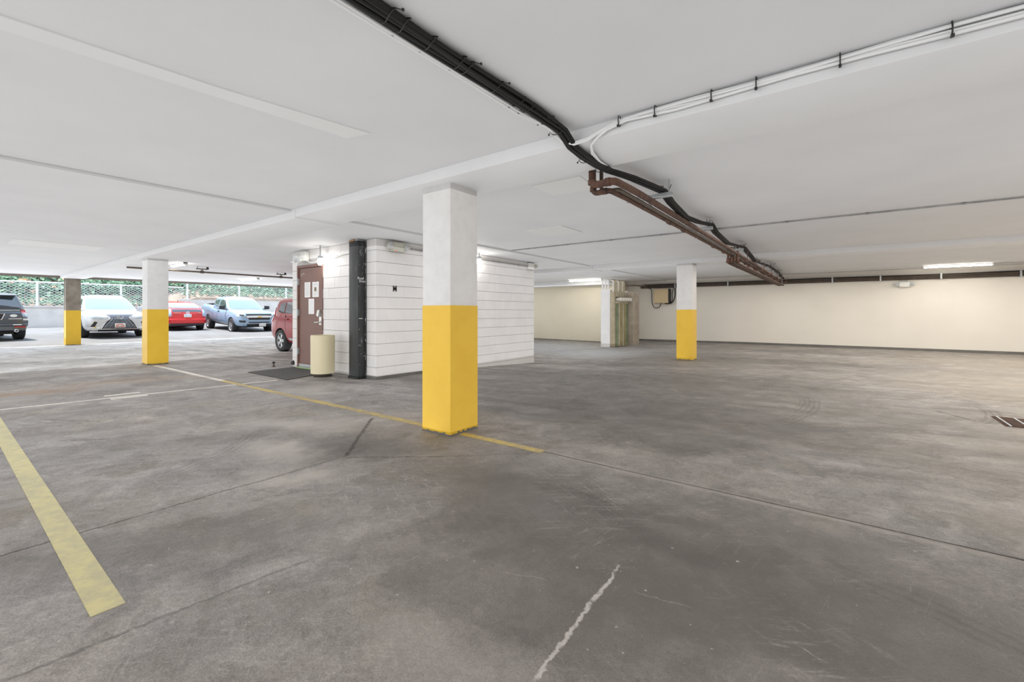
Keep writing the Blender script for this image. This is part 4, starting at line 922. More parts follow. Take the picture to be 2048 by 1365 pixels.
    def wheels(s, xs, y, r, w=.225, spokes=5, rim='alloy', steer=0, dbl=False):
        for x in xs:
            for sg in (-1, 1):
                t = MB(); t.lathe([(r * .64, -w / 2), (r * .9, -w / 2), (r * .975, -w * .42), (r, -w * .28), (r, w * .28), (r * .975, w * .42), (r * .9, w / 2), (r * .66, w / 2), (r * .62, w * .30)], (x, sg * (y - w / 2), r), 'y', 32)
                if sg < 0: t.v = [(a, -2 * (y - w / 2) - b, c) for a, b, c in t.v]
                wo = s.part(t, 'wheel', M['rubber'], smooth=45)
                k = MB(); yo = sg * (y - .012)
                k.lathe([(r * .66, sg * -.012), (r * .665, 0), (r * .61, 0), (r * .585, sg * -.035)], (x, yo, r), 'y', 32)
                k.f = k.f[:-2]; k.mi = k.mi[:-2]
                for i in range(spokes * (2 if dbl else 1)):
                    a = 2 * PI * i / spokes if not dbl else 2 * PI * (i // 2) / spokes + (.16 if i % 2 else -.16)
                    hw0, hw1 = r * (.10 if not dbl else .06), r * (.12 if not dbl else .055); c, d = math.cos(a), math.sin(a); P = []
                    for yy in (-.045, -.012):
                        for (rad, hw) in ((r * .10, hw0), (r * .63, hw1)):
                            for q in (-1, 1): P.append((x + c * rad - d * hw * q, yo + sg * yy, r + d * rad + c * hw * q))
                    k.hexa([P[0], P[1], P[3], P[2], P[4], P[5], P[7], P[6]])
                k.lathe([(r * .17, sg * -.05), (r * .17, sg * -.012), (r * .10, 0), (0, sg * .002)], (x, yo, r), 'y', 16)
                s.part(k, 'rim', M[rim], wo, 40)
    def mirror(s, x, y, z, m=None, size=(.10, .21, .15)):
        for sg in (-1, 1):
            b = MB(); a, w, h = size; y0, y1 = sg * (y + .03), sg * (y + .03 + w)
            b.hexa([(x - a * .5, y0, z), (x + a * .5, y0, z), (x + a * .3, y1, z + .02), (x - a * .4, y1, z + .02), (x - a * .5, y0, z + h), (x + a * .4, y0, z + h), (x + a * .2, y1, z + h * .9), (x - a * .4, y1, z + h * .9)])
            b.box(x - .02, x + .02, min(y0, sg * (y - .08)), max(y0, sg * (y - .08)), z + .0, z + .04)
            o = s.part(b, 'mirror', m or s.paint, smooth=50, bevel=.012)
            g = MB(); g.hexa([(x - a * .5 - .006, y0 + sg * .01, z + .015), (x - a * .5, y0 + sg * .01, z + .015), (x - a * .4, y1 - sg * .01, z + .03), (x - a * .4 - .008, y1 - sg * .01, z + .03), (x - a * .5 - .006, y0 + sg * .01, z + h - .015), (x - a * .5, y0 + sg * .01, z + h - .015), (x - a * .4, y1 - sg * .01, z + h * .88), (x - a * .4 - .008, y1 - sg * .01, z + h * .88)])
            s.part(g, 'mirror_glass', M['glass'], o)
    def plate(s, x, z, front=True, arch=False, y=0, w=.305, h=.155):
        d = 1 if front else -1
        o = s.part(MB().box(min(x, x + d * .015), max(x, x + d * .015), y - w / 2, y + w / 2, z - h / 2, z + h / 2), 'number_plate', M['plate'], bevel=.003)
        xx = x + d * .0155; m = MB()
        rr = random.Random(int(z * 1000))
        for i in range(7):
            if i == 3: continue
            y0 = y - .118 + i * .034
            for q in range(3): m.box(xx - .001, xx + .001, y0 + rr.uniform(0, .008), y0 + .014 + rr.uniform(0, .010), z - .038 + q * .026, z - .030 + q * .026)
            m.box(xx - .001, xx + .001, y0 + .004, y0 + .010, z - .04, z + .03)
        if not arch: s.part(m, 'plate_marks', M['plateink'], o, None)
        else:
            a = MB(); pts = [(xx, y + .11 * math.cos(t), z - .05 + .10 * math.sin(t)) for t in [PI * k / 10 for k in range(11)]]
            a.tube(pts, .012, 6); a.box(xx - .001, xx + .002, y - .13, y + .13, z - .055, z - .03); s.part(a, 'plate_arch', M['platered'], o, None)
            s.part(m, 'plate_marks', M['plateink'], o, None)
        return o
    def oval(s, x, y, z, ry, rz, front=True, t=.010, m='chrome', name='emblem', bars=()):
        d = .012 if front else -.012
        P = [(x, y + ry * math.cos(2 * PI * k / 20), z + rz * math.sin(2 * PI * k / 20)) for k in range(21)]
        b = MB(); b.tube(P, t, 6, cap=False)
        for (y0, z0, y1, z1) in bars: b.tube([(x, y + y0, z + z0), (x, y + y1, z + z1)], t * .9, 6)
        return s.part(b, name, M[m], smooth=50)
    def bar(s, name, m, pts, r, seg=8, both=True, parent=None):
        for sg in ((-1, 1) if both else (1,)):
            s.part(MB().tube([(x, y * sg, z) for x, y, z in pts], r, seg), name, M[m] if isinstance(m, str) else m, parent, 50)
Z0 = .0
def cz(x, y): return zout(x, y) + .001

# --- silver crossover facing the garage
p_sil = paint('silver_paint', (.60, .62, .64))
x0, y0 = -25.30, 4.6
c = Car('crossover_car', 'silver white crossover car with black mesh grille, facing the garage between two columns', (x0, y0, .15), -.5, 1.04, p_sil)
c.body([(2.50, .40, .62, .50), (2.47, .28, .80, .74), (2.34, .24, .90, .88), (2.0, .22, .97, .935), (1.4, .22, 1.02, .945), (.9, .22, 1.05, .945), (0, .22, 1.06, .945), (-1.2, .23, 1.09, .945), (-1.9, .25, 1.11, .93), (-2.3, .32, 1.08, .86), (-2.44, .45, .95, .70)],
       [(.95, 1.30, -2.25, .84, .80, .12, .05), (1.06, 1.16, -2.24, .84, .79, .13, .05), (1.30, .72, -2.10, .76, .73, .13, .06), (1.52, .30, -1.95, .685, .67, .11, .07), (1.62, .05, -1.84, .63, .62, .10, .07), (1.675, -.25, -1.65, .45, .45, .05, .05), (1.685, -.5, -1.4, .2, .2, .02, .02)], [(1.395, .80), (-1.395, .80)], .36)
c.panel('windshield', M['glass_pale'], 'front', [((.745, 1.075), (-.745, 1.075)), ((.70, 1.28), (-.70, 1.28)), ((.60, 1.525), (-.60, 1.525))], n=10)
c.panel('rear_window', M['glass'], 'rear', [((.66, 1.15), (-.66, 1.15)), ((.56, 1.5), (-.56, 1.5))], n=8)
c.both('side_window', M['glass'], 'left', [((.80, 1.12), (-.35, 1.14)), ((.25, 1.48), (-.35, 1.53))]); c.both('side_window', M['glass'], 'left', [((-.42, 1.14), (-1.75, 1.17)), ((-.42, 1.53), (-1.55, 1.50))])
g = MB()
c.panel('x', None, 'front', [((.40, .875), (-.40, .875)), ((.22, .745), (-.22, .745))], n=8, off=.012, mb=g); c.part(g, 'upper_grille', mat('grille_bluegrey', (.16, .18, .23), .4), smooth=35)
g = MB(); c.panel('x', None, 'front', [((.24, .74), (-.24, .74)), ((.40, .56), (-.40, .56)), ((.50, .36), (-.50, .36))], n=10, off=.010, mb=g); go = c.part(g, 'grille', M['trim'], smooth=35)
ms = MB()
for i in range(9):
    z = .385 + .042 * i; hw = .46 - max(0, z - .42) * .75
    P = [c.hit('front', -hw + 2 * hw * k / 12, z + (.012 if k % 2 else -.012)) for k in range(13)]; ms.tube([p + n * .018 for p, n in P], .0065, 4)
c.part(ms, 'grille_mesh', M['alloy'], go)
for sg in (-1, 1):
    P = [c.hit('front', sg * a, b) for a, b in ((.42, .885), (.25, .745), (.42, .56), (.53, .345))]; c.part(MB().tube(rounded([p + n * .012 for p, n in P], .08), .014, 6), 'grille_surround', M['chrome'])
P = [c.hit('front', -.53 + 1.06 * k / 8, .335) for k in range(9)]; c.part(MB().tube([p + n * .012 for p, n in P], .022, 6), 'bumper_lip', M['chrome'])
c.both('headlamp', M['lampclear'], 'front', [((.44, .745), (.52, .705)), ((.83, .86), (.86, .775))], off=.012)
c.both('fog_vent', M['trim'], 'front', [((.62, .60), (.70, .62)), ((.70, .40), (.80, .44))], off=.010)
c.both('lower_blade', M['chrome'], 'front', [((.56, .40), (.56, .36)), ((.88, .44), (.88, .38))], off=.012)
c.panel('bumper_skirt', M['trim'], 'front', [((.80, .315), (-.80, .315)), ((.74, .25), (-.74, .25))], n=8, off=.006)
em = c.oval(2.535, 0, .77, .085, .058, bars=((-.03, .035, .0, -.03), (.0, -.03, .06, -.028)), t=.009)
c.plate(2.535, .47, arch=True)
c.wheels((1.395, -1.395), .935, .36, spokes=5, dbl=True); c.mirror(.75, .88, 1.06)
c.bar('roof_rail', 'chrome', [(.05, .58, 1.65), (-.1, .58, 1.70), (-1.5, .56, 1.70), (-1.7, .56, 1.65)], .016)
c.both('door_handle', M['chrome'], 'left', [((.1, .93), (-.1, .93)), ((.1, .90), (-.1, .90))], off=.02); c.both('tail_lamp', M['lampred'], 'rear', [((.45, .98), (.45, .90)), ((.86, 1.0), (.86, .88))])

# --- dark grey SUV seen from behind at the left edge
p_gry = paint('dark_grey_paint', (.085, .095, .11))
c = Car('dark_suv', 'dark grey sport utility car seen from behind at the left edge', (-25.59, 1.08, .135), 186.6, 1.04, p_gry)
c.body([(2.28, .42, .66, .55), (2.2, .30, .85, .80), (1.9, .26, .95, .89), (1.3, .25, 1.0, .905), (.9, .25, 1.02, .91), (0, .25, 1.03, .91), (-1.3, .26, 1.05, .91), (-1.9, .28, 1.06, .90), (-2.2, .34, 1.04, .86), (-2.30, .42, .90, .78)],
       [(.92, 1.20, -2.18, .82, .82, .12, .05), (1.04, 1.08, -2.20, .82, .81, .12, .05), (1.28, .72, -2.10, .76, .75, .11, .05), (1.52, .40, -1.97, .68, .68, .10, .06), (1.61, .18, -1.90, .63, .63, .09, .06), (1.655, -.2, -1.7, .45, .45, .05, .05), (1.665, -.4, -1.5, .2, .2, .02, .02)], [(1.33, .78), (-1.33, .78)], .35)
c.panel('rear_window', M['glass'], 'rear', [((.64, 1.10), (-.64, 1.10)), ((.66, 1.16), (-.66, 1.16)), ((.56, 1.47), (-.56, 1.47))], n=10)
c.panel('windshield', M['glass'], 'front', [((.72, 1.06), (-.72, 1.06)), ((.60, 1.53), (-.60, 1.53))], n=8)
c.both('side_window', M['glass'], 'left', [((.75, 1.09), (-.35, 1.10)), ((.30, 1.49), (-.35, 1.52))]); c.both('side_window', M['glass'], 'left', [((-.42, 1.10), (-1.30, 1.11)), ((-.42, 1.52), (-1.30, 1.50))]); c.both('quarter_window', M['glass'], 'left', [((-1.38, 1.12), (-1.95, 1.16)), ((-1.38, 1.49), (-1.78, 1.44))])
sp_ = MB(); sp_.hexa([(-1.90, -.62, 1.56), (-2.16, -.56, 1.535), (-2.16, .56, 1.535), (-1.90, .62, 1.56), (-1.86, -.62, 1.625), (-2.17, -.56, 1.56), (-2.17, .56, 1.56), (-1.86, .62, 1.625)]); c.part(sp_, 'rear_spoiler', p_gry, bevel=.01)
c.both('tail_lamp', M['lampred'], 'rear', [((.66, 1.06), (.84, 1.06)), ((.66, .95), (.88, .95))], off=.015); c.both('reverse_lamp', M['lampclear'], 'rear', [((.66, .945), (.88, .945)), ((.70, .82), (.86, .82))], off=.014)
c.panel('chrome_strip', M['galv'], 'rear', [((.64, 1.06), (-.64, 1.06)), ((.64, 1.02), (-.64, 1.02))], n=8, off=.02)
bp_ = MB(); bp_.box(-2.42, -2.20, -.80, .80, .52, .585); c.part(bp_, 'bumper_step', p_gry, bevel=.03)
bp_ = MB(); bp_.box(-2.40, -2.15, -.76, .76, .36, .52); c.part(bp_, 'rear_bumper', p_gry, bevel=.04)
for sg in (-1, 1): c.part(MB().box(-2.408, -2.39, min(sg * .48, sg * .74), max(sg * .48, sg * .74), .465, .50), 'reflector', M['lampred'])
fr = MB(); 
for a, b in (((-.27, .93), (.27, .93)), ((.27, .93), (.20, .73)), ((.20, .73), (-.20, .73)), ((-.20, .73), (-.27, .93))):
    fr.tube([(-2.345, a[0], a[1]), (-2.345, b[0], b[1])], .014, 6)
c.part(fr, 'plate_surround', M['chrome']); c.part(MB().box(-2.34, -2.30, -.24, .24, .74, .92), 'plate_recess', M['trim'])
c.plate(-2.345, .83, front=False)
st = MB(); st.lathe([(.0, 0), (.085, 0), (.085, -.006), (0, -.006)], (-2.335, -.47, .86), 'x', 20); st.v = [(a, b, .86 + (d_ - .86) * .55) for a, b, d_ in st.v]; c.part(st, 'oval_sticker', M['sticker'])
c.part(MB().box(-2.345, -2.325, -.66, -.36, .745, .765), 'hatch_badge', M['sticker'])
c.part(MB().box(-2.432, -2.415, -.64, -.44, .54, .57), 'bumper_sticker', M['sticker'])
c.panel('side_sticker', M['sticker'], 'rear', [((-.70, .76), (-.86, .76)), ((-.70, .70), (-.86, .70))], off=.02)
for sg in (-1,):
    e = MB(); e.lathe([(.045, 0), (.055, -.01), (.055, -.14), (.045, -.15)], (-2.28, sg * .52, .35), 'x', 18); c.part(e, 'exhaust_tip', M['chrome']); e = MB(); e.lathe([(.042, -.149), (.0, -.152)], (-2.28, sg * .52, .35), 'x', 18); c.part(e, 'exhaust_bore', M['black'])
c.part(MB().box(-1.7, 1.6, -.6, .6, .22, .40), 'underbody', M['trim'])
c.wheels((1.33, -1.33), .90, .35, spokes=6); c.mirror(.72, .86, 1.05, M['trim'])
c.bar('roof_rail', 'trim', [(.1, .58, 1.62), (0, .58, 1.67), (-1.5, .57, 1.67), (-1.7, .57, 1.62)], .018)
c.both('headlamp', M['lampclear'], 'front', [((.45, .78), (.45, .70)), ((.80, .85), (.82, .74))])

# --- red hatchback seen from behind
p_red = paint('bright_red_paint', (.62, .022, .022))
c = Car('red_hatchback', 'bright red hatchback car seen from behind, right of the second column', (-28.9, 8.08, .20), 177.3, 1.04, p_red)
c.body([(2.22, .32, .58, .55), (2.14, .22, .72, .76), (1.8, .19, .86, .85), (1.3, .18, .93, .87), (.8, .18, .96, .873), (0, .18, .98, .873), (-1.2, .19, 1.02, .87), (-1.8, .22, 1.06, .86), (-2.08, .26, 1.07, .82), (-2.19, .32, .98, .76), (-2.25, .38, .60, .72)],
       [(.85, 1.45, -2.05, .80, .74, .14, .04), (.97, 1.30, -2.06, .80, .74, .14, .04), (1.16, .85, -1.85, .73, .70, .13, .05), (1.34, .42, -1.35, .64, .64, .12, .06), (1.43, .18, -.85, .58, .58, .10, .06), (1.475, .0, -.45, .42, .42, .06, .05), (1.485, -.05, -.3, .2, .2, .02, .02)], [(1.35, .77), (-1.35, .77)], .315)
c.panel('rear_window', M['glass_pale'], 'rear', [((.68, 1.115), (-.68, 1.115)), ((.64, 1.2), (-.64, 1.2)), ((.52, 1.37), (-.52, 1.37))], n=10)
c.panel('lower_rear_window', M['glass'], 'rear', [((.60, 1.045), (-.60, 1.045)), ((.58, .93), (-.58, .93))], n=8, off=.012)
c.both('tail_lamp', M['lampclear'], 'rear', [((.63, 1.04), (.77, 1.02)), ((.62, .72), (.78, .70))], off=.014)
c.both('tail_lamp_tip', M['lampred'], 'rear', [((.62, .715), (.78, .695)), ((.64, .66), (.78, .66))], off=.014)
ht = MB(); c.panel('x', None, 'rear', [((.60, .925), (-.60, .925)), ((.58, .58), (-.58, .58))], n=8, off=.015, mb=ht); c.part(ht, 'hatch', p_red, smooth=35)
bm_ = MB(); bm_.hexa([(-2.2, -.80, .36), (-2.33, -.66, .36), (-2.33, .66, .36), (-2.2, .80, .36), (-2.15, -.83, .60), (-2.36, -.70, .58), (-2.36, .70, .58), (-2.15, .83, .60)]); c.part(bm_, 'rear_bumper', p_red, bevel=.04)
c.part(MB().box(-2.30, -2.0, -.7, .7, .26, .38), 'diffuser', M['trim'], bevel=.02)
c.oval(-2.285, 0, .885, .075, .05, bars=((-.05, .0, .05, .0), (0, .04, 0, -.04)), t=.010, front=False)
c.plate(-2.285, .745, front=False)
c.part(MB().box(-2.288, -2.27, .30, .55, .865, .885), 'name_badge', M['chrome']); c.part(MB().box(-2.288, -2.27, -.54, -.42, .865, .89), 'side_badge', M['chrome'])
c.panel('windshield', M['glass'], 'front', [((.70, .99), (-.70, .99)), ((.56, 1.36), (-.56, 1.36))], n=8)
c.both('side_window', M['glass'], 'left', [((.95, 1.02), (-.25, 1.04)), ((.25, 1.34), (-.25, 1.39))]); c.both('side_window', M['glass'], 'left', [((-.32, 1.04), (-1.35, 1.08)), ((-.32, 1.39), (-.95, 1.35))])
an = MB(); an.tube([(-.55, 0, 1.46), (-.62, 0, 1.56)], [.016, .006], 8); c.part(an, 'antenna', M['black'])
c.wheels((1.35, -1.35), .86, .315, spokes=5); c.mirror(.65, .80, 1.0)
c.both('headlamp', M['lampclear'], 'front', [((.45, .68), (.45, .62)), ((.80, .78), (.82, .66))])

# --- silver blue pickup truck
p_blu = paint('silver_blue_paint', (.26, .36, .48))
c = Car('pickup_truck', 'silver blue pickup truck with a gold emblem, parked facing the garage', (-26.45, 10.30, .155), -2.3, 1.04, p_blu); c.root.rotation_euler = (0, .042, R(-2.3))
c.body([(2.62, .48, .72, .62), (2.55, .38, .98, .80), (2.35, .34, 1.06, .90), (1.9, .33, 1.10, .93), (1.2, .33, 1.13, .935), (.9, .34, 1.14, .935), (-.9, .36, 1.17, .935), (-1.3, .36, 1.25, .935), (-1.5, .37, 1.31, .935), (-2.5, .44, 1.33, .93), (-2.78, .48, 1.33, .925), (-2.84, .52, 1.27, .90)],
       [(1.0, 1.22, -1.42, .85, .85, .12, .0), (1.14, 1.06, -1.42, .85, .84, .13, .0), (1.38, .70, -1.36, .79, .78, .12, .02), (1.60, .36, -1.26, .72, .71, .11, .03), (1.70, .14, -1.16, .67, .66, .10, .03), (1.765, -.1, -1.0, .48, .48, .05, .03), (1.775, -.3, -.75, .2, .2, .02, .02)], [(1.63, .79), (-1.63, .79)], .375, cuts=[(-2.74, -1.55, -.74, .74, .78, 1.8)])
c.panel('windshield', M['glass_pale'], 'front', [((.765, 1.165), (-.765, 1.165)), ((.72, 1.38), (-.72, 1.38)), ((.635, 1.60), (-.635, 1.60))], n=10)
c.panel('rear_window', M['glass'], 'rear', [((.62, 1.38), (-.62, 1.38)), ((.56, 1.58), (-.56, 1.58))], n=6)
c.both('side_window', M['glass'], 'left', [((.74, 1.20), (-.28, 1.21)), ((.30, 1.57), (-.28, 1.61))]); c.both('side_window', M['glass'], 'left', [((-.42, 1.22), (-1.20, 1.36)), ((-.42, 1.61), (-1.08, 1.56))])
c.panel('upper_grille', M['trim'], 'front', [((.58, .975), (-.58, .975)), ((.54, .905), (-.54, .905))], n=8, off=.016)
c.panel('grille_bar', M['chrome'], 'front', [((.60, .90), (-.60, .90)), ((.56, .80), (-.56, .80))], n=8, off=.03)
c.panel('lower_grille', M['trim'], 'front', [((.50, .795), (-.50, .795)), ((.46, .70), (-.46, .70))], n=8, off=.016)
c.panel('bumper_slot', M['trim'], 'front', [((.48, .60), (-.48, .60)), ((.46, .555), (-.46, .555))], n=8, off=.02)
c.panel('bumper_dam', M['trim'], 'front', [((.56, .50), (-.56, .50)), ((.52, .38), (-.52, .38))], n=8, off=.02)
c.both('headlamp', M['lampclear'], 'front', [((.61, .98), (.60, .82)), ((.86, 1.0), (.88, .84))], off=.014)
c.both('headlamp_bezel', M['trim'], 'front', [((.66, .93), (.66, .87)), ((.80, .95), (.81, .88))], off=.022)
c.both('fog_lamp', M['trim'], 'front', [((.60, .66), (.62, .57)), ((.84, .68), (.82, .58))], off=.014)
bow = MB(); q = 2.70; bow.prism([(q, -.085, .868), (q, -.085, .832), (q, -.03, .832), (q, -.03, .818), (q, .045, .818), (q, .045, .832), (q, .085, .832), (q, .085, .868), (q, .03, .868), (q, .03, .882), (q, -.045, .882), (q, -.045, .868)], (.02, 0, 0)); c.part(bow, 'emblem', M['gold'], smooth=None)
c.plate(2.675, .455, y=.12)
c.both('wheel_arch_trim', M['trim'], 'left', [((1.0, .42), (.94, .42)), ((.98, .36), (.92, .36))])
c.both('rocker_strip', M['chrome'], 'left', [((1.05, .455), (-1.1, .475)), ((1.05, .425), (-1.1, .445))], n=10, off=.012)
c.both('door_seam', M['trim'], 'left', [((-.30, 1.14), (-.312, 1.14)), ((-.30, .45), (-.312, .45))], off=.003); c.both('door_seam', M['trim'], 'left', [((-1.0, 1.17), (-1.015, 1.17)), ((-1.0, .47), (-1.015, .47))], off=.003)
c.both('door_handle', M['trim'], 'left', [((-.05, 1.03), (-.23, 1.03)), ((-.05, .99), (-.23, .99))], off=.025)
c.part(MB().box(-2.5, 2.0, -.55, .55, .30, .48), 'chassis', M['trim'])
c.wheels((1.63, -1.63), .935, .375, w=.25, spokes=5); c.mirror(.82, .90, 1.14, M['trim'], (.12, .24, .20))
c.both('tail_lamp', M['lampred'], 'rear', [((.80, 1.12), (.90, 1.12)), ((.80, .80), (.90, .80))])

# --- dark red boxy hatchback beside the block room (nose behind the wall)
p_dred = paint('deep_red_paint', (.23, .004, .008), .25)
zs = zf(-12.6, 7.0)
c = Car('red_boxy_car', 'deep red boxy car half hidden behind the end of the block room', (-11.98, 7.15, zs + .0), 0, 1.0, p_dred)
c.body([(2.02, .38, .66, .58), (1.92, .26, .86, .80), (1.6, .22, .98, .875), (1.1, .21, 1.03, .885), (0, .21, 1.06, .89), (-1.2, .22, 1.10, .892), (-1.7, .25, 1.12, .885), (-1.98, .34, 1.08, .83), (-2.06, .44, .90, .74)],
       [(.92, 1.25, -1.95, .82, .80, .12, .04), (1.07, 1.10, -1.95, .82, .79, .12, .04), (1.28, .82, -1.90, .775, .76, .11, .05), (1.48, .55, -1.83, .72, .71, .10, .05), (1.56, .38, -1.78, .68, .67, .08, .05), (1.605, .0, -1.6, .48, .48, .05, .05), (1.615, -.2, -1.4, .2, .2, .02, .02)], [(1.27, .76), (-1.27, .76)], .33)
c.both('side_window', M['glass'], 'left', [((.80, 1.12), (-.25, 1.12)), ((.48, 1.44), (-.25, 1.47))]); c.both('side_window', M['glass'], 'left', [((-.31, 1.12), (-1.12, 1.13)), ((-.31, 1.47), (-1.12, 1.46))]); c.both('quarter_window', M['glass'], 'left', [((-1.17, 1.13), (-1.56, 1.17)), ((-1.17, 1.46), (-1.50, 1.43))])
c.panel('rear_window', M['glass'], 'rear', [((.56, 1.16), (-.56, 1.16)), ((.52, 1.45), (-.52, 1.45))], n=6); c.panel('windshield', M['glass'], 'front', [((.72, 1.09), (-.72, 1.09)), ((.62, 1.47), (-.62, 1.47))], n=8)
c.both('tail_lamp', M['lampred'], 'left', [((-1.83, 1.25), (-1.93, 1.25)), ((-1.83, .88), (-1.95, .88))], off=.016)
c.both('wheel_arch_trim', M['trim'], 'left', [((-.86, .30), (-.80, .30)), ((-.88, .22), (-.82, .22))], off=.004)
c.both('door_seam', M['trim'], 'left', [((-1.10, 1.10), (-1.115, 1.10)), ((-.90, .62), (-.915, .62))], off=.003); c.both('door_seam', M['trim'], 'left', [((-.28, 1.10), (-.292, 1.10)), ((-.28, .32), (-.292, .32))], off=.003)
c.both('door_handle', p_dred, 'left', [((-.86, .98), (-1.06, .98)), ((-.86, .945), (-1.06, .945))], off=.03)
c.both('sill_strip', M['galv'], 'left', [((.80, .40), (-.78, .42)), ((.80, .34), (-.78, .36))], n=8, off=.012)
c.wheels((1.27, -1.27), .885, .33, w=.225, spokes=5, dbl=True); c.mirror(.70, .84, 1.08)
c.both('headlamp', M['lampclear'], 'front', [((.48, .78), (.48, .68)), ((.80, .84), (.82, .70))])
# --- white car behind the pickup
p_wht = paint('white_paint', (.78, .78, .78))
c = Car('white_hatchback', 'white car mostly hidden between the pickup truck and the red boxy car', (-28.6, 14.7, .22), 178, 1.05, p_wht)
c.body([(2.1, .40, .66, .58), (2.0, .28, .84, .80), (1.6, .23, .96, .875), (1.1, .22, 1.0, .885), (0, .22, 1.03, .89), (-1.2, .23, 1.06, .89), (-1.8, .26, 1.07, .88), (-2.1, .36, 1.02, .82), (-2.18, .46, .88, .72)],
       [(.92, 1.25, -2.0, .82, .80, .12, .04), (1.04, 1.08, -2.0, .82, .79, .12, .04), (1.26, .75, -1.9, .76, .75, .11, .05), (1.46, .45, -1.75, .69, .69, .10, .06), (1.55, .25, -1.65, .64, .64, .08, .06), (1.60, .0, -1.5, .46, .46, .05, .05), (1.61, -.2, -1.3, .2, .2, .02, .02)], [(1.3, .76), (-1.3, .76)], .34)
c.panel('rear_window', M['glass_pale'], 'rear', [((.64, 1.10), (-.64, 1.10)), ((.56, 1.43), (-.56, 1.43))], n=8); c.panel('windshield', M['glass'], 'front', [((.72, 1.06), (-.72, 1.06)), ((.60, 1.45), (-.60, 1.45))], n=8)
c.both('side_window', M['glass'], 'left', [((.78, 1.09), (-.25, 1.10)), ((.40, 1.42), (-.25, 1.46))]); c.both('side_window', M['glass'], 'left', [((-.31, 1.10), (-1.5, 1.13)), ((-.31, 1.46), (-1.35, 1.42))])
c.both('tail_lamp', M['lampred'], 'rear', [((.60, .98), (.82, .98)), ((.62, .78), (.82, .78))], off=.014)
c.plate(-2.24, .80, front=False); c.wheels((1.3, -1.3), .885, .34); c.mirror(.7, .84, 1.05)
c.part(MB().box(-2.27, -2.1, -.74, .74, .42, .58), 'rear_bumper', p_wht, bevel=.04)
# ------------------------------------------------------------------ outside: ground, garden wall, fence, hillside
struct(sheet(MB(), [-75, -40, -36, -34, -30, -26, -23.4, -22.7, -22.2, -21.7], axis_pts(-45, 75, 10), zout, .3).build('floor_outside', M['asphalt'], smooth=30), 'sunlit asphalt car park outside the open side', 'ground')
gw = thing('garden_wall', 'low concrete retaining wall behind the parked cars', 'wall', (-34.6, 3, 0), kind='structure')
zb = zout(-34.6)
MB().box(-34.9, -34.6, -14, 10.2, zb - .3, 1.40).build('lower_wall', M['wallconc'], gw, world=True, bevel=.02)
MB().box(-34.92, -34.56, -14, 10.2, 1.40, 1.50).build('coping', M['wallconc'], gw, world=True, bevel=.01)
MB().box(-34.9, -34.6, 10.2, 40, zb - .3, 1.98).build('higher_wall', M['wallconc'], gw, world=True, bevel=.02)
MB().box(-35.0, -34.5, 10.0, 10.45, zb - .3, 2.03).build('wall_pier', M['wallconc'], gw, world=True, bevel=.02)
hill = MB(); xs = [-75, -50, -44, -40, -37, -35.6, -34.9]; hz = {-75: 16, -50: 11, -44: 7.6, -40: 4.9, -37: 2.9, -35.6: 1.75, -34.9: 1.42}
def hillz(x, y):
    k = sorted(hz); 
    for a, b in zip(k, k[1:]):
        if a <= x <= b:
            z = hz[a] + (hz[b] - hz[a]) * (x - a) / (b - a); break
    return z + (.5 * (y > 10.2) * (x > -36) + .25 * (y > 10.2)) + .25 * math.sin(y * .7 + x) * (x < -36)
struct(sheet(hill, xs, axis_pts(-45, 75, 2.0), hillz, 3).build('hill', M['soil'], smooth=60), 'soil hillside rising behind the chain link fence', 'hill')
rl = random.Random(21)
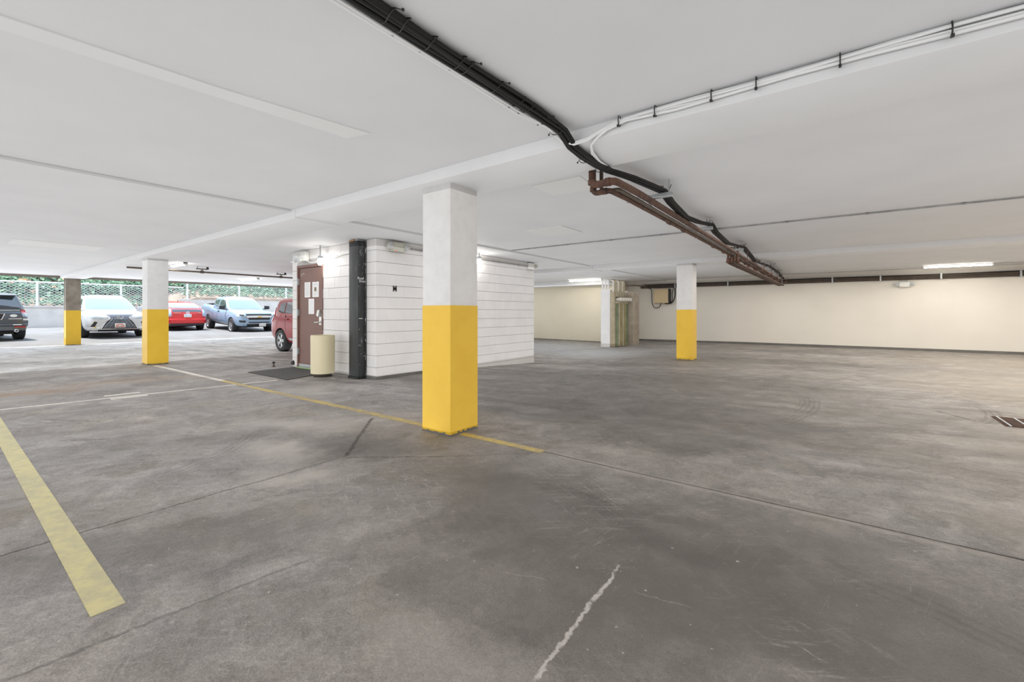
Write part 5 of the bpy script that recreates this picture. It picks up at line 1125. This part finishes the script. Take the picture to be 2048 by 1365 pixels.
def scatter(n, size, y0, y1, x0, x1, lift, bm):
    vs, fs = bm.v, bm.f
    for _ in range(n):
        x = x1 + (x0 - x1) * rl.random() ** 1.3; y = rl.uniform(y0, y1); z = hillz(x, y) + rl.uniform(.05, lift)
        s = size * rl.uniform(.6, 1.3); a = rl.uniform(0, 2 * PI)
        n_ = Vector((.75 + rl.uniform(-.5, .5), rl.uniform(-.6, .6), .6 + rl.uniform(-.4, .4))).normalized()
        u = n_.orthogonal().normalized(); w = n_.cross(u); u, w = u * math.cos(a) + w * math.sin(a), w * math.cos(a) - u * math.sin(a)
        c = Vector((x, y, z)); o = len(vs)
        vs += [tuple(c - u * s), tuple(c + w * s * .55 + n_ * s * .12), tuple(c + u * s), tuple(c - w * s * .55 + n_ * s * .12)]
        fs.append((o, o + 1, o + 2, o + 3)); bm.mi.append(0)
lv = MB(); scatter(30000, .17, -14, 32, -44, -36.0, .75, lv); scatter(5000, .13, -14, 32, -36.6, -35.1, .25, lv)
iv = lv.build('hillside_ivy', M['leaf']); tag(iv, 'green ivy covering the hillside behind the fence', 'ivy', kind='stuff')
bl = MB(); scatter(900, .12, -14, 32, -44, -36.0, .95, bl)
tag(bl.build('orange_berries', M['blossom']), 'orange red berries among the hillside ivy', 'berries', kind='stuff')
# fence
fe = thing('chain_link_fence', 'pale chain link fence on the garden wall in front of the ivy', 'fence', (-34.75, 3, 1.4))
def fence_section(y0, y1, z0, z1, posts, rail, w=.0065):
    for y in posts: MB().tube([(-34.75, y, z0 - .05), (-34.75, y, z1 + .06)], .055, 10).build('post', M['fence'], fe, smooth=50, world=True)
    if rail: MB().tube([(-34.75, y0, z1), (-34.75, y1, z1)], .04, 8).build('top_rail', M['fence'], fe, smooth=50, world=True)
    m = MB(); p = .21; h = z1 - z0
    def wire(ya, za, yb, zb):
        if ya > yb: ya, za, yb, zb = yb, zb, ya, za
        if yb < y0 or ya > y1: return
        d = Vector((0, yb - ya, zb - za)); 
        if ya < y0: k = (y0 - ya) / d.y; ya = y0; za += d.z * k
        if yb > y1: k = (yb - y1) / d.y; yb = y1; zb -= d.z * k
        n = Vector((0, -(zb - za), yb - ya)).normalized() * w
        m.prism([(-34.76, ya - n.y, za - n.z), (-34.76, ya + n.y, za + n.z), (-34.76, yb + n.y, zb + n.z), (-34.76, yb - n.y, zb - n.z)], (.02, 0, 0))
    y = y0 - h * 1.6
    while y < y1 + h * 1.6:
        wire(y, z0, y + h * 1.5, z1); wire(y, z0, y - h * 1.5, z1); y += p
    m.build('link_mesh', M['fence'], fe, world=True)['kind'] = 'stuff'
fence_section(-14, 10.2, 1.52, 2.78, [-13.5, -10.1, -6.7, -3.3, .15, 3.6, 7.05], True)
fence_section(10.2, 34, 2.0, 4.2, [10.41, 13.55, 16.9, 20.1, 23.3, 26.5], True, .0035)
